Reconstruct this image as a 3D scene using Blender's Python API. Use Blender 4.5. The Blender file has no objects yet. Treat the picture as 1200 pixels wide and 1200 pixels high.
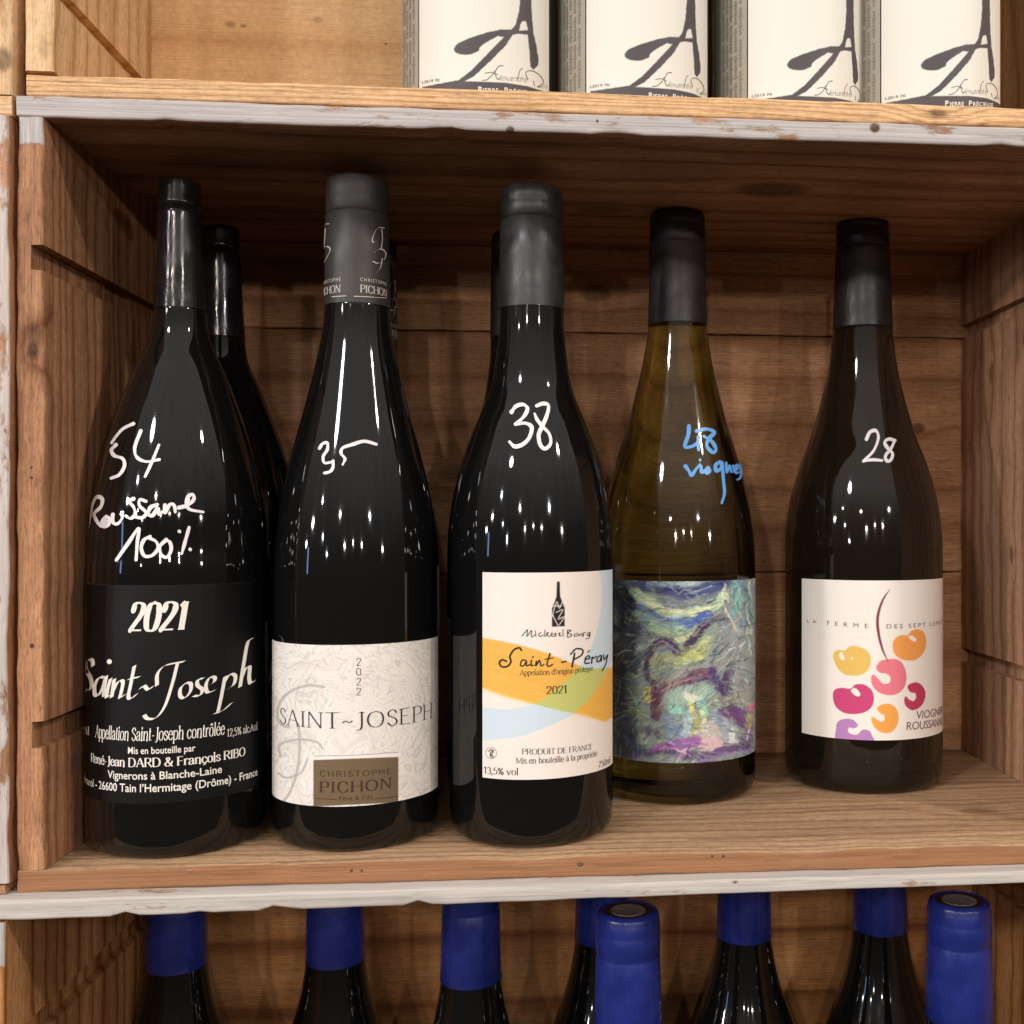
import bpy, math
import numpy as np

# ------------------------------------------------------------------ scene, camera, world, lamps
scene = bpy.context.scene
COL = scene.collection
FOC, CX, CY, PSI, DC = 1290.0, 755.0, 610.0, math.radians(4.96), 0.49     # 1200 px photograph, eye at (0,-DC,0)
SP, CP = math.sin(PSI), math.cos(PSI)

cam_d = bpy.data.cameras.new('camera')
cam_d.sensor_width = 36.0
cam_d.lens = 36.0 * FOC / 1200.0
cam_d.shift_x = (600.0 - CX) / 1200.0
cam_d.shift_y = (CY - 600.0) / 1200.0
cam_d.clip_start, cam_d.clip_end = 0.02, 60.0
cam = bpy.data.objects.new('camera', cam_d)
cam.location = (0, -DC, 0)
cam.rotation_euler = (math.pi / 2, 0, -PSI)
COL.objects.link(cam)
scene.camera = cam

scene.view_settings.view_transform = 'Standard'
scene.view_settings.look = 'None'
scene.view_settings.exposure = 0.0
scene.view_settings.gamma = 1.0
scene.cycles.use_denoising = True
scene.cycles.max_bounces = 10
scene.cycles.transmission_bounces = 8
scene.cycles.sample_clamp_indirect = 4.0
scene.cycles.caustics_reflective = False
scene.cycles.caustics_refractive = False

W = bpy.data.worlds.new('World'); scene.world = W; W.use_nodes = True
nt = W.node_tree; nt.nodes.clear()
def N(t, typ, **kw):
    n = t.nodes.new(typ)
    for k, v in kw.items():
        setattr(n, k, v)
    return n
wo = N(nt, 'ShaderNodeOutputWorld'); bg = N(nt, 'ShaderNodeBackground')
tc = N(nt, 'ShaderNodeTexCoord'); sep = N(nt, 'ShaderNodeSeparateXYZ')
nt.links.new(tc.outputs['Generated'], sep.inputs[0])
# the dim shop around the rack: pale ceiling above, dark shelving and people at eye height, dark floor
ramp = N(nt, 'ShaderNodeValToRGB')
e = ramp.color_ramp.elements
e[0].position = 0.0; e[0].color = (0.060, 0.044, 0.032, 1)
e[1].position = 1.0; e[1].color = (0.44, 0.39, 0.34, 1)
for p, c in ((0.46, (0.055, 0.042, 0.033, 1)), (0.56, (0.085, 0.072, 0.064, 1)), (0.64, (0.22, 0.20, 0.185, 1)), (0.76, (0.46, 0.43, 0.405, 1)), (0.88, (0.52, 0.49, 0.46, 1))):
    el = e.new(p); el.color = c
mr = N(nt, 'ShaderNodeMapRange'); mr.inputs['From Min'].default_value = -1; mr.inputs['From Max'].default_value = 1
wmap = N(nt, 'ShaderNodeMapping'); wmap.inputs['Scale'].default_value = (7, 7, 1.2)
wn = N(nt, 'ShaderNodeTexNoise'); wn.inputs['Scale'].default_value = 1.6; wn.inputs['Detail'].default_value = 4; wn.inputs['Roughness'].default_value = 0.65
nt.links.new(tc.outputs['Generated'], wmap.inputs[0]); nt.links.new(wmap.outputs[0], wn.inputs['Vector'])
wadd = N(nt, 'ShaderNodeMath', operation='MULTIPLY_ADD'); wadd.inputs[1].default_value = 0.12; wadd.inputs[2].default_value = -0.06
nt.links.new(wn.outputs[0], wadd.inputs[0])
zsum = N(nt, 'ShaderNodeMath', operation='ADD')
nt.links.new(sep.outputs['Z'], zsum.inputs[0]); nt.links.new(wadd.outputs[0], zsum.inputs[1])
nt.links.new(zsum.outputs[0], mr.inputs['Value']); nt.links.new(mr.outputs[0], ramp.inputs[0])
wr2 = N(nt, 'ShaderNodeValToRGB'); wr2.color_ramp.elements[0].position = 0.38; wr2.color_ramp.elements[0].color = (0.94, 0.94, 0.94, 1)
wr2.color_ramp.elements[1].position = 0.66; wr2.color_ramp.elements[1].color = (1.06, 1.05, 1.04, 1)
nt.links.new(wn.outputs[0], wr2.inputs[0])
wmul = N(nt, 'ShaderNodeMixRGB', blend_type='MULTIPLY'); wmul.inputs[0].default_value = 1.0
nt.links.new(ramp.outputs[0], wmul.inputs[1]); nt.links.new(wr2.outputs[0], wmul.inputs[2])
nt.links.new(wmul.outputs[0], bg.inputs[0]); bg.inputs[1].default_value = 1.6
nt.links.new(bg.outputs[0], wo.inputs[0])

def lamp(name, az, el, dist, watts, radius, color):
    """a ceiling spot of the shop: az to the right of the viewer's back, el above the eye, in degrees"""
    d = bpy.data.lights.new(name, 'POINT'); d.energy = watts; d.shadow_soft_size = radius; d.color = color
    o = bpy.data.objects.new(name, d)
    a, b = math.radians(az), math.radians(el)
    o.location = (dist * math.sin(a) * math.cos(b), -dist * math.cos(a) * math.cos(b), dist * math.sin(b))
    COL.objects.link(o)
    return o
WARM, PALE = (1.0, 0.88, 0.75), (0.98, 0.97, 1.0)
for az, el, dist, watts, radius, color in (
        (53, 37, 1.6, 28, 0.045, (1.0, 0.92, 0.83)), (-36, 33, 2.3, 48, 0.110, PALE), (-58, 12, 3.2, 98, 0.060, (1.0, 0.92, 0.84)),
        (-17, 17, 4.2, 82, 0.070, WARM), (27, 17, 4.0, 68, 0.070, PALE), (-9, 9, 5.0, 70, 0.055, WARM), (15, 9.5, 5.2, 70, 0.055, WARM),
        (3, 10, 5.4, 42, 0.050, WARM), (-46, 19, 3.6, 34, 0.050, PALE), (-41, 10, 4.2, 22, 0.045, PALE), (-34, 6, 4.6, 26, 0.050, (0.9, 0.95, 1.0)), (44, 8, 4.2, 50, 0.050, WARM), (-66, 7, 3.4, 30, 0.040, PALE)):
    lamp('ceiling_lamp', az, el, dist, watts, radius, color)
wl = bpy.data.lights.new('shop_window', 'AREA'); wl.shape = 'RECTANGLE'; wl.size = 0.13; wl.size_y = 0.42; wl.energy = 1.6; wl.color = (0.34, 0.50, 1.0)
wlo = bpy.data.objects.new('shop_window', wl); a = math.radians(-62)
wlo.location = (3.6 * math.sin(a), -3.6 * math.cos(a), 0.20); wlo.rotation_euler = (math.pi / 2, 0, -a + math.pi * 0)
COL.objects.link(wlo)
from mathutils import Vector
wlo.rotation_euler = (Vector((0, 0.05, 0)) - Vector(wlo.location)).to_track_quat('-Z', 'Y').to_euler()

# ------------------------------------------------------------------ survey of the photograph: pixel -> place on a real surface
RIGHT = np.array([CP, -SP, 0.0]); FWD = np.array([SP, CP, 0.0]); UP = np.array([0, 0, 1.0]); EYE = np.array([0, -DC, 0.0])
def proj(P):
    q = np.asarray(P, float) - EYE
    zc = q @ FWD
    return np.stack([CX + FOC * (q @ RIGHT) / zc, CY - FOC * q[..., 2] / zc], -1)
def rays(px):
    px = np.atleast_2d(np.asarray(px, float))
    return ((px[:, :1] - CX) / FOC) * RIGHT + ((CY - px[:, 1:2]) / FOC) * UP + FWD
def at_y(px, py, Y):
    d = rays([(px, py)])[0]
    return EYE + d * ((Y + DC) / d[1])

# ------------------------------------------------------------------ numpy noise
_rng = np.random.default_rng(7)
_LAT = _rng.random((256, 256))
def vnoise(x, y, s=0):
    x = np.asarray(x, float) + 37.3 * s; y = np.asarray(y, float) + 91.7 * s
    xi = np.floor(x).astype(int); yi = np.floor(y).astype(int)
    fx = x - xi; fy = y - yi
    fx = fx * fx * (3 - 2 * fx); fy = fy * fy * (3 - 2 * fy)
    g = lambda i, j: _LAT[i & 255, j & 255]
    return (g(xi, yi) * (1 - fx) + g(xi + 1, yi) * fx) * (1 - fy) + (g(xi, yi + 1) * (1 - fx) + g(xi + 1, yi + 1) * fx) * fy
def fbm(x, y, s=0, o=4):
    r = 0; a = 0.5
    for k in range(o):
        r = r + a * vnoise(x * 2 ** k, y * 2 ** k, s + k); a *= 0.5
    return r

def lin(c):
    c = np.asarray(c, float) / 255.0
    return np.where(c <= 0.04045, c / 12.92, ((c + 0.055) / 1.055) ** 2.4)

# ------------------------------------------------------------------ objects
def tag(o, label=None, cat=None, group=None, kind=None):
    if label: o['label'] = label
    if cat: o['category'] = cat
    if group: o['group'] = group
    if kind: o['kind'] = kind
    return o
def empty(name, loc):
    o = bpy.data.objects.new(name, None); o.empty_display_size = 0.02
    o.location = loc; COL.objects.link(o)
    return o
def mesh_obj(name, verts, faces, mats, parent=None, smooth=True, sharp=None, mat_ids=None, colors=None):
    me = bpy.data.meshes.new(name)
    if isinstance(faces, np.ndarray):
        nf, k = faces.shape
        me.vertices.add(len(verts)); me.vertices.foreach_set('co', np.asarray(verts, np.float32).ravel())
        me.loops.add(nf * k); me.loops.foreach_set('vertex_index', faces.astype(np.int32).ravel())
        me.polygons.add(nf); me.polygons.foreach_set('loop_start', np.arange(0, nf * k, k, dtype=np.int32))
        me.update(calc_edges=True)
    else:
        me.from_pydata([tuple(v) for v in verts], [], [tuple(f) for f in faces]); me.update()
    for m in (mats if isinstance(mats, (list, tuple)) else [mats]):
        me.materials.append(m)
    me.polygons.foreach_set('use_smooth', np.full(len(me.polygons), smooth))
    if mat_ids is not None:
        me.polygons.foreach_set('material_index', np.asarray(mat_ids, np.int32))
    if colors is not None:
        ca = me.color_attributes.new('ink', 'FLOAT_COLOR', 'POINT')
        ca.data.foreach_set('color', np.concatenate([colors, np.ones((len(colors), 1))], 1).astype(np.float32).ravel())
    if sharp: me.set_sharp_from_angle(angle=math.radians(sharp))
    me.validate(clean_customdata=False)
    o = bpy.data.objects.new(name, me); COL.objects.link(o)
    if parent: o.parent = parent
    return o
def copy_tree(o, parent=None):
    c = o.copy(); COL.objects.link(c)
    if parent: c.parent = parent
    for ch in [x for x in bpy.data.objects if x.parent == o]:
        copy_tree(ch, c)
    return c

# ------------------------------------------------------------------ materials
def new_mat(name):
    m = bpy.data.materials.new(name); m.use_nodes = True
    t = m.node_tree; b = t.nodes['Principled BSDF']
    return m, t, b
def simple(name, rgb, rough=0.5, spec=0.5, noise=0.0, nscale=60, metal=0.0, rvar=0.0, bump=0.0, bscale=200, crease=1.0):
    m, t, b = new_mat(name)
    c = tuple(lin(rgb)) + (1,)
    b.inputs['Base Color'].default_value = c
    b.inputs['Roughness'].default_value = rough; b.inputs['Specular IOR Level'].default_value = spec; b.inputs['Metallic'].default_value = metal
    tcn = N(t, 'ShaderNodeTexCoord')
    nz = N(t, 'ShaderNodeTexNoise'); nz.inputs['Scale'].default_value = nscale; nz.inputs['Detail'].default_value = 5
    t.links.new(tcn.outputs['Object'], nz.inputs['Vector'])
    if noise:
        r = N(t, 'ShaderNodeValToRGB')
        r.color_ramp.elements[0].position = 0.3; r.color_ramp.elements[1].position = 0.7
        r.color_ramp.elements[0].color = tuple(np.array(c[:3]) * (1 - noise)) + (1,)
        r.color_ramp.elements[1].color = tuple(np.minimum(np.array(c[:3]) * (1 + noise), 1)) + (1,)
        t.links.new(nz.outputs[0], r.inputs[0]); t.links.new(r.outputs[0], b.inputs['Base Color'])
    if rvar:
        q = N(t, 'ShaderNodeMapRange'); q.inputs['From Min'].default_value = .3; q.inputs['From Max'].default_value = .7
        q.inputs['To Min'].default_value = max(rough - rvar, 0.01); q.inputs['To Max'].default_value = rough + rvar
        t.links.new(nz.outputs[0], q.inputs[0]); t.links.new(q.outputs[0], b.inputs['Roughness'])
    if bump:
        n2 = N(t, 'ShaderNodeTexNoise'); n2.inputs['Scale'].default_value = bscale; n2.inputs['Detail'].default_value = 3
        n2.inputs['Distortion'].default_value = .8
        cm = N(t, 'ShaderNodeMapping'); cm.inputs['Scale'].default_value = (1, 1, crease); t.links.new(tcn.outputs['Object'], cm.inputs[0]); t.links.new(cm.outputs[0], n2.inputs['Vector'])
        bp = N(t, 'ShaderNodeBump'); bp.inputs['Strength'].default_value = bump; bp.inputs['Distance'].default_value = 0.0005
        t.links.new(n2.outputs[0], bp.inputs['Height']); t.links.new(bp.outputs[0], b.inputs['Normal'])
    return m
def glass(name, tint, trans, rough=0.025):
    m, t, b = new_mat(name)
    b.inputs['Base Color'].default_value = tuple(tint) + (1,)
    b.inputs['Roughness'].default_value = rough; b.inputs['IOR'].default_value = 1.5
    b.inputs['Transmission Weight'].default_value = trans
    tcn = N(t, 'ShaderNodeTexCoord')
    nz = N(t, 'ShaderNodeTexNoise'); nz.inputs['Scale'].default_value = 22; nz.inputs['Detail'].default_value = 6; nz.inputs['Roughness'].default_value = 0.7
    t.links.new(tcn.outputs['Object'], nz.inputs['Vector'])
    q = N(t, 'ShaderNodeMapRange'); q.inputs['From Min'].default_value = .42; q.inputs['From Max'].default_value = .75
    q.inputs['To Min'].default_value = rough; q.inputs['To Max'].default_value = rough + 0.07
    t.links.new(nz.outputs[0], q.inputs[0]); t.links.new(q.outputs[0], b.inputs['Roughness'])
    n2 = N(t, 'ShaderNodeTexNoise'); n2.inputs['Scale'].default_value = 30; n2.inputs['Detail'].default_value = 1
    mp = N(t, 'ShaderNodeMapping'); mp.inputs['Scale'].default_value = (1, 1, .35)
    t.links.new(tcn.outputs['Object'], mp.inputs[0]); t.links.new(mp.outputs[0], n2.inputs['Vector'])
    bp = N(t, 'ShaderNodeBump'); bp.inputs['Strength'].default_value = 0.10; bp.inputs['Distance'].default_value = 0.002
    t.links.new(n2.outputs[0], bp.inputs['Height']); t.links.new(bp.outputs[0], b.inputs['Normal'])
    return m
def printed(name, rough=0.55):
    m, t, b = new_mat(name)
    at = N(t, 'ShaderNodeAttribute', attribute_name='ink')
    t.links.new(at.outputs['Color'], b.inputs['Base Color']); b.inputs['Roughness'].default_value = rough
    b.inputs['Specular IOR Level'].default_value = 0.35
    tcn = N(t, 'ShaderNodeTexCoord'); n2 = N(t, 'ShaderNodeTexNoise'); n2.inputs['Scale'].default_value = 900; n2.inputs['Detail'].default_value = 3
    t.links.new(tcn.outputs['Object'], n2.inputs['Vector'])
    bp = N(t, 'ShaderNodeBump'); bp.inputs['Strength'].default_value = 0.12; bp.inputs['Distance'].default_value = 0.0003
    t.links.new(n2.outputs[0], bp.inputs['Height']); t.links.new(bp.outputs[0], b.inputs['Normal'])
    return m

def wood(name, dark, mid, light, axis='x', ring=130.0, seed=0.0, fiber=1.0, knots=(), paint=None, paint_z=None, wear=0.5, rough=0.62, stain=0.35, paint_rgb=(188, 182, 180)):
    """grained board: axis = direction of the grain; knots = (x,y,z,radius,stretch,darkness); paint = normal axis '-y' for painted front edges"""
    m, t, b = new_mat(name)
    L = t.links.new
    tcn = N(t, 'ShaderNodeTexCoord'); obj = tcn.outputs['Object']
    sc = {'x': (0.055, 1, 1), 'y': (1, 0.055, 1), 'z': (1, 1, 0.055)}[axis]
    off = N(t, 'ShaderNodeMapping'); off.inputs['Location'].default_value = (seed * 1.7, seed * 0.9, seed * 2.3)
    L(obj, off.inputs[0])
    st = N(t, 'ShaderNodeMapping'); st.inputs['Scale'].default_value = sc
    L(off.outputs[0], st.inputs[0])
    # distance to knots bends the rings
    ksum = None; kdark = None
    for (kx, ky, kz, kr, ks, kd) in knots:
        sub = N(t, 'ShaderNodeVectorMath', operation='SUBTRACT'); sub.inputs[1].default_value = (kx, ky, kz); L(obj, sub.inputs[0])
        ksc = {'x': (1 / ks, 1, 1), 'y': (1, 1 / ks, 1), 'z': (1, 1, 1 / ks)}[axis]
        mul = N(t, 'ShaderNodeVectorMath', operation='MULTIPLY'); mul.inputs[1].default_value = ksc; L(sub.outputs[0], mul.inputs[0])
        ln = N(t, 'ShaderNodeVectorMath', operation='LENGTH'); L(mul.outputs[0], ln.inputs[0])
        dv = N(t, 'ShaderNodeMath', operation='DIVIDE'); dv.inputs[1].default_value = kr; L(ln.outputs['Value'], dv.inputs[0])
        mrk = N(t, 'ShaderNodeMapRange', interpolation_type='SMOOTHSTEP'); mrk.inputs['From Min'].default_value = 0.55; mrk.inputs['From Max'].default_value = 1.15
        mrk.inputs['To Min'].default_value = kd; mrk.inputs['To Max'].default_value = 0; L(dv.outputs[0], mrk.inputs[0])
        bend = N(t, 'ShaderNodeMapRange', interpolation_type='SMOOTHERSTEP'); bend.inputs['From Min'].default_value = 0; bend.inputs['From Max'].default_value = 4.5
        bend.inputs['To Min'].default_value = 0.0030 if kr > 0.0025 else 0; bend.inputs['To Max'].default_value = 0; L(dv.outputs[0], bend.inputs[0])
        if ksum is None: ksum, kdark = bend.outputs[0], mrk.outputs[0]
        else:
            a1 = N(t, 'ShaderNodeMath', operation='ADD'); L(ksum, a1.inputs[0]); L(bend.outputs[0], a1.inputs[1]); ksum = a1.outputs[0]
            a2 = N(t, 'ShaderNodeMath', operation='MAXIMUM'); L(kdark, a2.inputs[0]); L(mrk.outputs[0], a2.inputs[1]); kdark = a2.outputs[0]
    # growth rings
    nd = N(t, 'ShaderNodeTexNoise'); nd.inputs['Scale'].default_value = 26; nd.inputs['Detail'].default_value = 3; L(st.outputs[0], nd.inputs['Vector'])
    dm = N(t, 'ShaderNodeVectorMath', operation='SCALE'); dm.inputs['Scale'].default_value = 0.035
    L(nd.outputs['Color'], dm.inputs[0])
    da = N(t, 'ShaderNodeVectorMath', operation='ADD'); L(st.outputs[0], da.inputs[0]); L(dm.outputs[0], da.inputs[1])
    vec = da.outputs[0]
    if ksum is not None:
        cmb = N(t, 'ShaderNodeCombineXYZ')
        for i in range(3): L(ksum, cmb.inputs[i])
        ad = N(t, 'ShaderNodeVectorMath', operation='ADD'); L(vec, ad.inputs[0]); L(cmb.outputs[0], ad.inputs[1]); vec = ad.outputs[0]
    ax2 = {'x': (0, .8, 1), 'y': (1, 0, .8), 'z': (.9, 1, 0)}[axis]
    dot = N(t, 'ShaderNodeVectorMath', operation='DOT_PRODUCT'); dot.inputs[1].default_value = ax2; L(vec, dot.inputs[0])
    rm = N(t, 'ShaderNodeMath', operation='MULTIPLY'); rm.inputs[1].default_value = ring; L(dot.outputs['Value'], rm.inputs[0])
    fr = N(t, 'ShaderNodeMath', operation='FRACT'); L(rm.outputs[0], fr.inputs[0])
    rr = N(t, 'ShaderNodeValToRGB'); ee = rr.color_ramp.elements
    ee[0].position = 0; ee[0].color = tuple(lin(mid)) + (1,)
    ee[1].position = 1; ee[1].color = tuple(lin(mid)) + (1,)
    for p, c in ((0.35, light), (0.72, mid), (0.90, dark)):
        x = ee.new(p); x.color = tuple(lin(c)) + (1,)
    L(fr.outputs[0], rr.inputs[0])
    # fibres
    fm = N(t, 'ShaderNodeMapping'); fm.inputs['Scale'].default_value = tuple(s * 1.0 if s < 1 else 14 for s in sc); L(off.outputs[0], fm.inputs[0])
    fn = N(t, 'ShaderNodeTexNoise'); fn.inputs['Scale'].default_value = 105; fn.inputs['Detail'].default_value = 5; fn.inputs['Roughness'].default_value = 0.65
    L(fm.outputs[0], fn.inputs['Vector'])
    fr2 = N(t, 'ShaderNodeValToRGB'); fr2.color_ramp.elements[0].position = 0.30; fr2.color_ramp.elements[1].position = 0.66
    fr2.color_ramp.elements[0].color = (1 - .42 * fiber,) * 3 + (1,); fr2.color_ramp.elements[1].color = (1 + .10 * fiber,) * 3 + (1,)
    L(fn.outputs[0], fr2.inputs[0])
    mx = N(t, 'ShaderNodeMixRGB', blend_type='MULTIPLY'); mx.inputs[0].default_value = 1; L(rr.outputs[0], mx.inputs[1]); L(fr2.outputs[0], mx.inputs[2])
    # pores and scuffs
    pm_ = N(t, 'ShaderNodeMapping'); pm_.inputs['Scale'].default_value = tuple(.09 if q < 1 else 1 for q in sc); L(off.outputs[0], pm_.inputs[0])
    pn_ = N(t, 'ShaderNodeTexNoise'); pn_.inputs['Scale'].default_value = 1500; pn_.inputs['Detail'].default_value = 3; pn_.inputs['Roughness'].default_value = .7; L(pm_.outputs[0], pn_.inputs['Vector'])
    pr_ = N(t, 'ShaderNodeValToRGB'); pr_.color_ramp.elements[0].position = .32; pr_.color_ramp.elements[1].position = .50
    pr_.color_ramp.elements[0].color = (.52, .48, .45, 1); pr_.color_ramp.elements[1].color = (1.04, 1.04, 1.04, 1); L(pn_.outputs[0], pr_.inputs[0])
    mxp = N(t, 'ShaderNodeMixRGB', blend_type='MULTIPLY'); mxp.inputs[0].default_value = min(.85, fiber); L(mx.outputs[0], mxp.inputs[1]); L(pr_.outputs[0], mxp.inputs[2])
    gn_ = N(t, 'ShaderNodeTexNoise'); gn_.inputs['Scale'].default_value = 260; gn_.inputs['Detail'].default_value = 5; gn_.inputs['Roughness'].default_value = .75; L(off.outputs[0], gn_.inputs['Vector'])
    gr_ = N(t, 'ShaderNodeValToRGB'); gr_.color_ramp.elements[0].position = .34; gr_.color_ramp.elements[1].position = .66
    gr_.color_ramp.elements[0].color = (.84, .83, .82, 1); gr_.color_ramp.elements[1].color = (1.12, 1.13, 1.14, 1); L(gn_.outputs[0], gr_.inputs[0])
    mx = N(t, 'ShaderNodeMixRGB', blend_type='MULTIPLY'); mx.inputs[0].default_value = .8; L(mxp.outputs[0], mx.inputs[1]); L(gr_.outputs[0], mx.inputs[2])
    # blotches, old stains
    bn = N(t, 'ShaderNodeTexNoise'); bn.inputs['Scale'].default_value = 14; bn.inputs['Detail'].default_value = 6; bn.inputs['Roughness'].default_value = 0.6
    bm = N(t, 'ShaderNodeMapping'); bm.inputs['Scale'].default_value = tuple(.35 if s < 1 else 1 for s in sc); L(off.outputs[0], bm.inputs[0]); L(bm.outputs[0], bn.inputs['Vector'])
    br = N(t, 'ShaderNodeValToRGB'); br.color_ramp.elements[0].position = 0.36; br.color_ramp.elements[1].position = 0.62
    br.color_ramp.elements[0].color = (1 - stain, 1 - stain * 1.1, 1 - stain * 1.2, 1); br.color_ramp.elements[1].color = (1.05, 1.05, 1.05, 1)
    L(bn.outputs[0], br.inputs[0])
    mx2 = N(t, 'ShaderNodeMixRGB', blend_type='MULTIPLY'); mx2.inputs[0].default_value = 1; L(mx.outputs[0], mx2.inputs[1]); L(br.outputs[0], mx2.inputs[2])
    colr = mx2.outputs[0]
    if kdark is not None:
        kn = N(t, 'ShaderNodeTexNoise'); kn.inputs['Scale'].default_value = 420; kn.inputs['Detail'].default_value = 3; L(obj, kn.inputs['Vector'])
        kq = N(t, 'ShaderNodeMath', operation='MULTIPLY_ADD'); kq.inputs[1].default_value = 0.7; kq.inputs[2].default_value = 0.62; L(kn.outputs[0], kq.inputs[0])
        kk = N(t, 'ShaderNodeMath', operation='MULTIPLY', use_clamp=True); L(kq.outputs[0], kk.inputs[0]); L(kdark, kk.inputs[1])
        mk = N(t, 'ShaderNodeMixRGB'); mk.inputs[2].default_value = tuple(lin(dark) * 0.22) + (1,); L(kk.outputs[0], mk.inputs[0]); L(colr, mk.inputs[1]); colr = mk.outputs[0]
    hs_ = N(t, 'ShaderNodeMath', operation='MULTIPLY_ADD'); hs_.inputs[1].default_value = .6; L(pn_.outputs[0], hs_.inputs[0]); L(fn.outputs[0], hs_.inputs[2])
    height = hs_.outputs[0]
    if paint:
        geo = N(t, 'ShaderNodeNewGeometry'); sn = N(t, 'ShaderNodeSeparateXYZ'); L(geo.outputs['True Normal'], sn.inputs[0])
        ny = sn.outputs['Y']
        if '+z' in paint:
            ng = N(t, 'ShaderNodeMath', operation='MULTIPLY'); ng.inputs[1].default_value = -1; L(sn.outputs['Z'], ng.inputs[0])
            mn = N(t, 'ShaderNodeMath', operation='MINIMUM'); L(ng.outputs[0], mn.inputs[0]); L(ny, mn.inputs[1]); ny = mn.outputs[0]
        front = N(t, 'ShaderNodeMapRange'); front.inputs['From Min'].default_value = -0.35; front.inputs['From Max'].default_value = -0.75; L(ny, front.inputs[0])
        pn = N(t, 'ShaderNodeTexNoise'); pn.inputs['Scale'].default_value = 95; pn.inputs['Detail'].default_value = 7; pn.inputs['Roughness'].default_value = 0.72
        pm = N(t, 'ShaderNodeMapping'); pm.inputs['Scale'].default_value = tuple(.32 if s < 1 else 1 for s in sc); L(off.outputs[0], pm.inputs[0]); L(pm.outputs[0], pn.inputs['Vector'])
        keep = N(t, 'ShaderNodeMapRange'); keep.inputs['From Min'].default_value = 0.28 + 0.16 * wear; keep.inputs['From Max'].default_value = 0.33 + 0.20 * wear; L(pn.outputs[0], keep.inputs[0])
        mask = N(t, 'ShaderNodeMath', operation='MULTIPLY', use_clamp=True); L(front.outputs[0], mask.inputs[0]); L(keep.outputs[0], mask.inputs[1])
        mo = mask.outputs[0]
        if paint_z is not None:
            so = N(t, 'ShaderNodeSeparateXYZ'); L(obj, so.inputs[0])
            zz = N(t, 'ShaderNodeMath', operation='MULTIPLY_ADD'); zz.inputs[1].default_value = 0.010; L(pn.outputs[0], zz.inputs[0]); L(so.outputs['Z'], zz.inputs[2])
            zr = N(t, 'ShaderNodeMapRange'); zr.inputs['From Min'].default_value = paint_z + .0045; zr.inputs['From Max'].default_value = paint_z + 0.0055; L(zz.outputs[0], zr.inputs[0])
            m3 = N(t, 'ShaderNodeMath', operation='MULTIPLY', use_clamp=True); L(mo, m3.inputs[0]); L(zr.outputs[0], m3.inputs[1]); mo = m3.outputs[0]
        if kdark is not None:   # nail holes and knots break the paint
            inv = N(t, 'ShaderNodeMath', operation='SUBTRACT', use_clamp=True); L(mo, inv.inputs[0]); L(kk.outputs[0], inv.inputs[1]); mo = inv.outputs[0]
        pc = N(t, 'ShaderNodeValToRGB'); pc.color_ramp.elements[0].position = 0.30; pc.color_ramp.elements[1].position = 0.70
        pc.color_ramp.elements[0].color = tuple(lin(np.array(paint_rgb) * 0.82)) + (1,); pc.color_ramp.elements[1].color = tuple(lin(np.minimum(np.array(paint_rgb) * 1.06, 245))) + (1,)
        L(fn.outputs[0], pc.inputs[0])
        mp = N(t, 'ShaderNodeMixRGB'); L(mo, mp.inputs[0]); L(colr, mp.inputs[1]); L(pc.outputs[0], mp.inputs[2]); colr = mp.outputs[0]
        hh = N(t, 'ShaderNodeMath', operation='MULTIPLY_ADD'); hh.inputs[1].default_value = 0.8; L(mo, hh.inputs[0]); L(pn.outputs[0], hh.inputs[2]); height = hh.outputs[0]
    L(colr, b.inputs['Base Color'])
    b.inputs['Roughness'].default_value = rough; b.inputs['Specular IOR Level'].default_value = 0.30
    bp = N(t, 'ShaderNodeBump'); bp.inputs['Strength'].default_value = 0.55; bp.inputs['Distance'].default_value = 0.0007
    L(height, bp.inputs['Height']); L(bp.outputs[0], b.inputs['Normal'])
    return m

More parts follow.
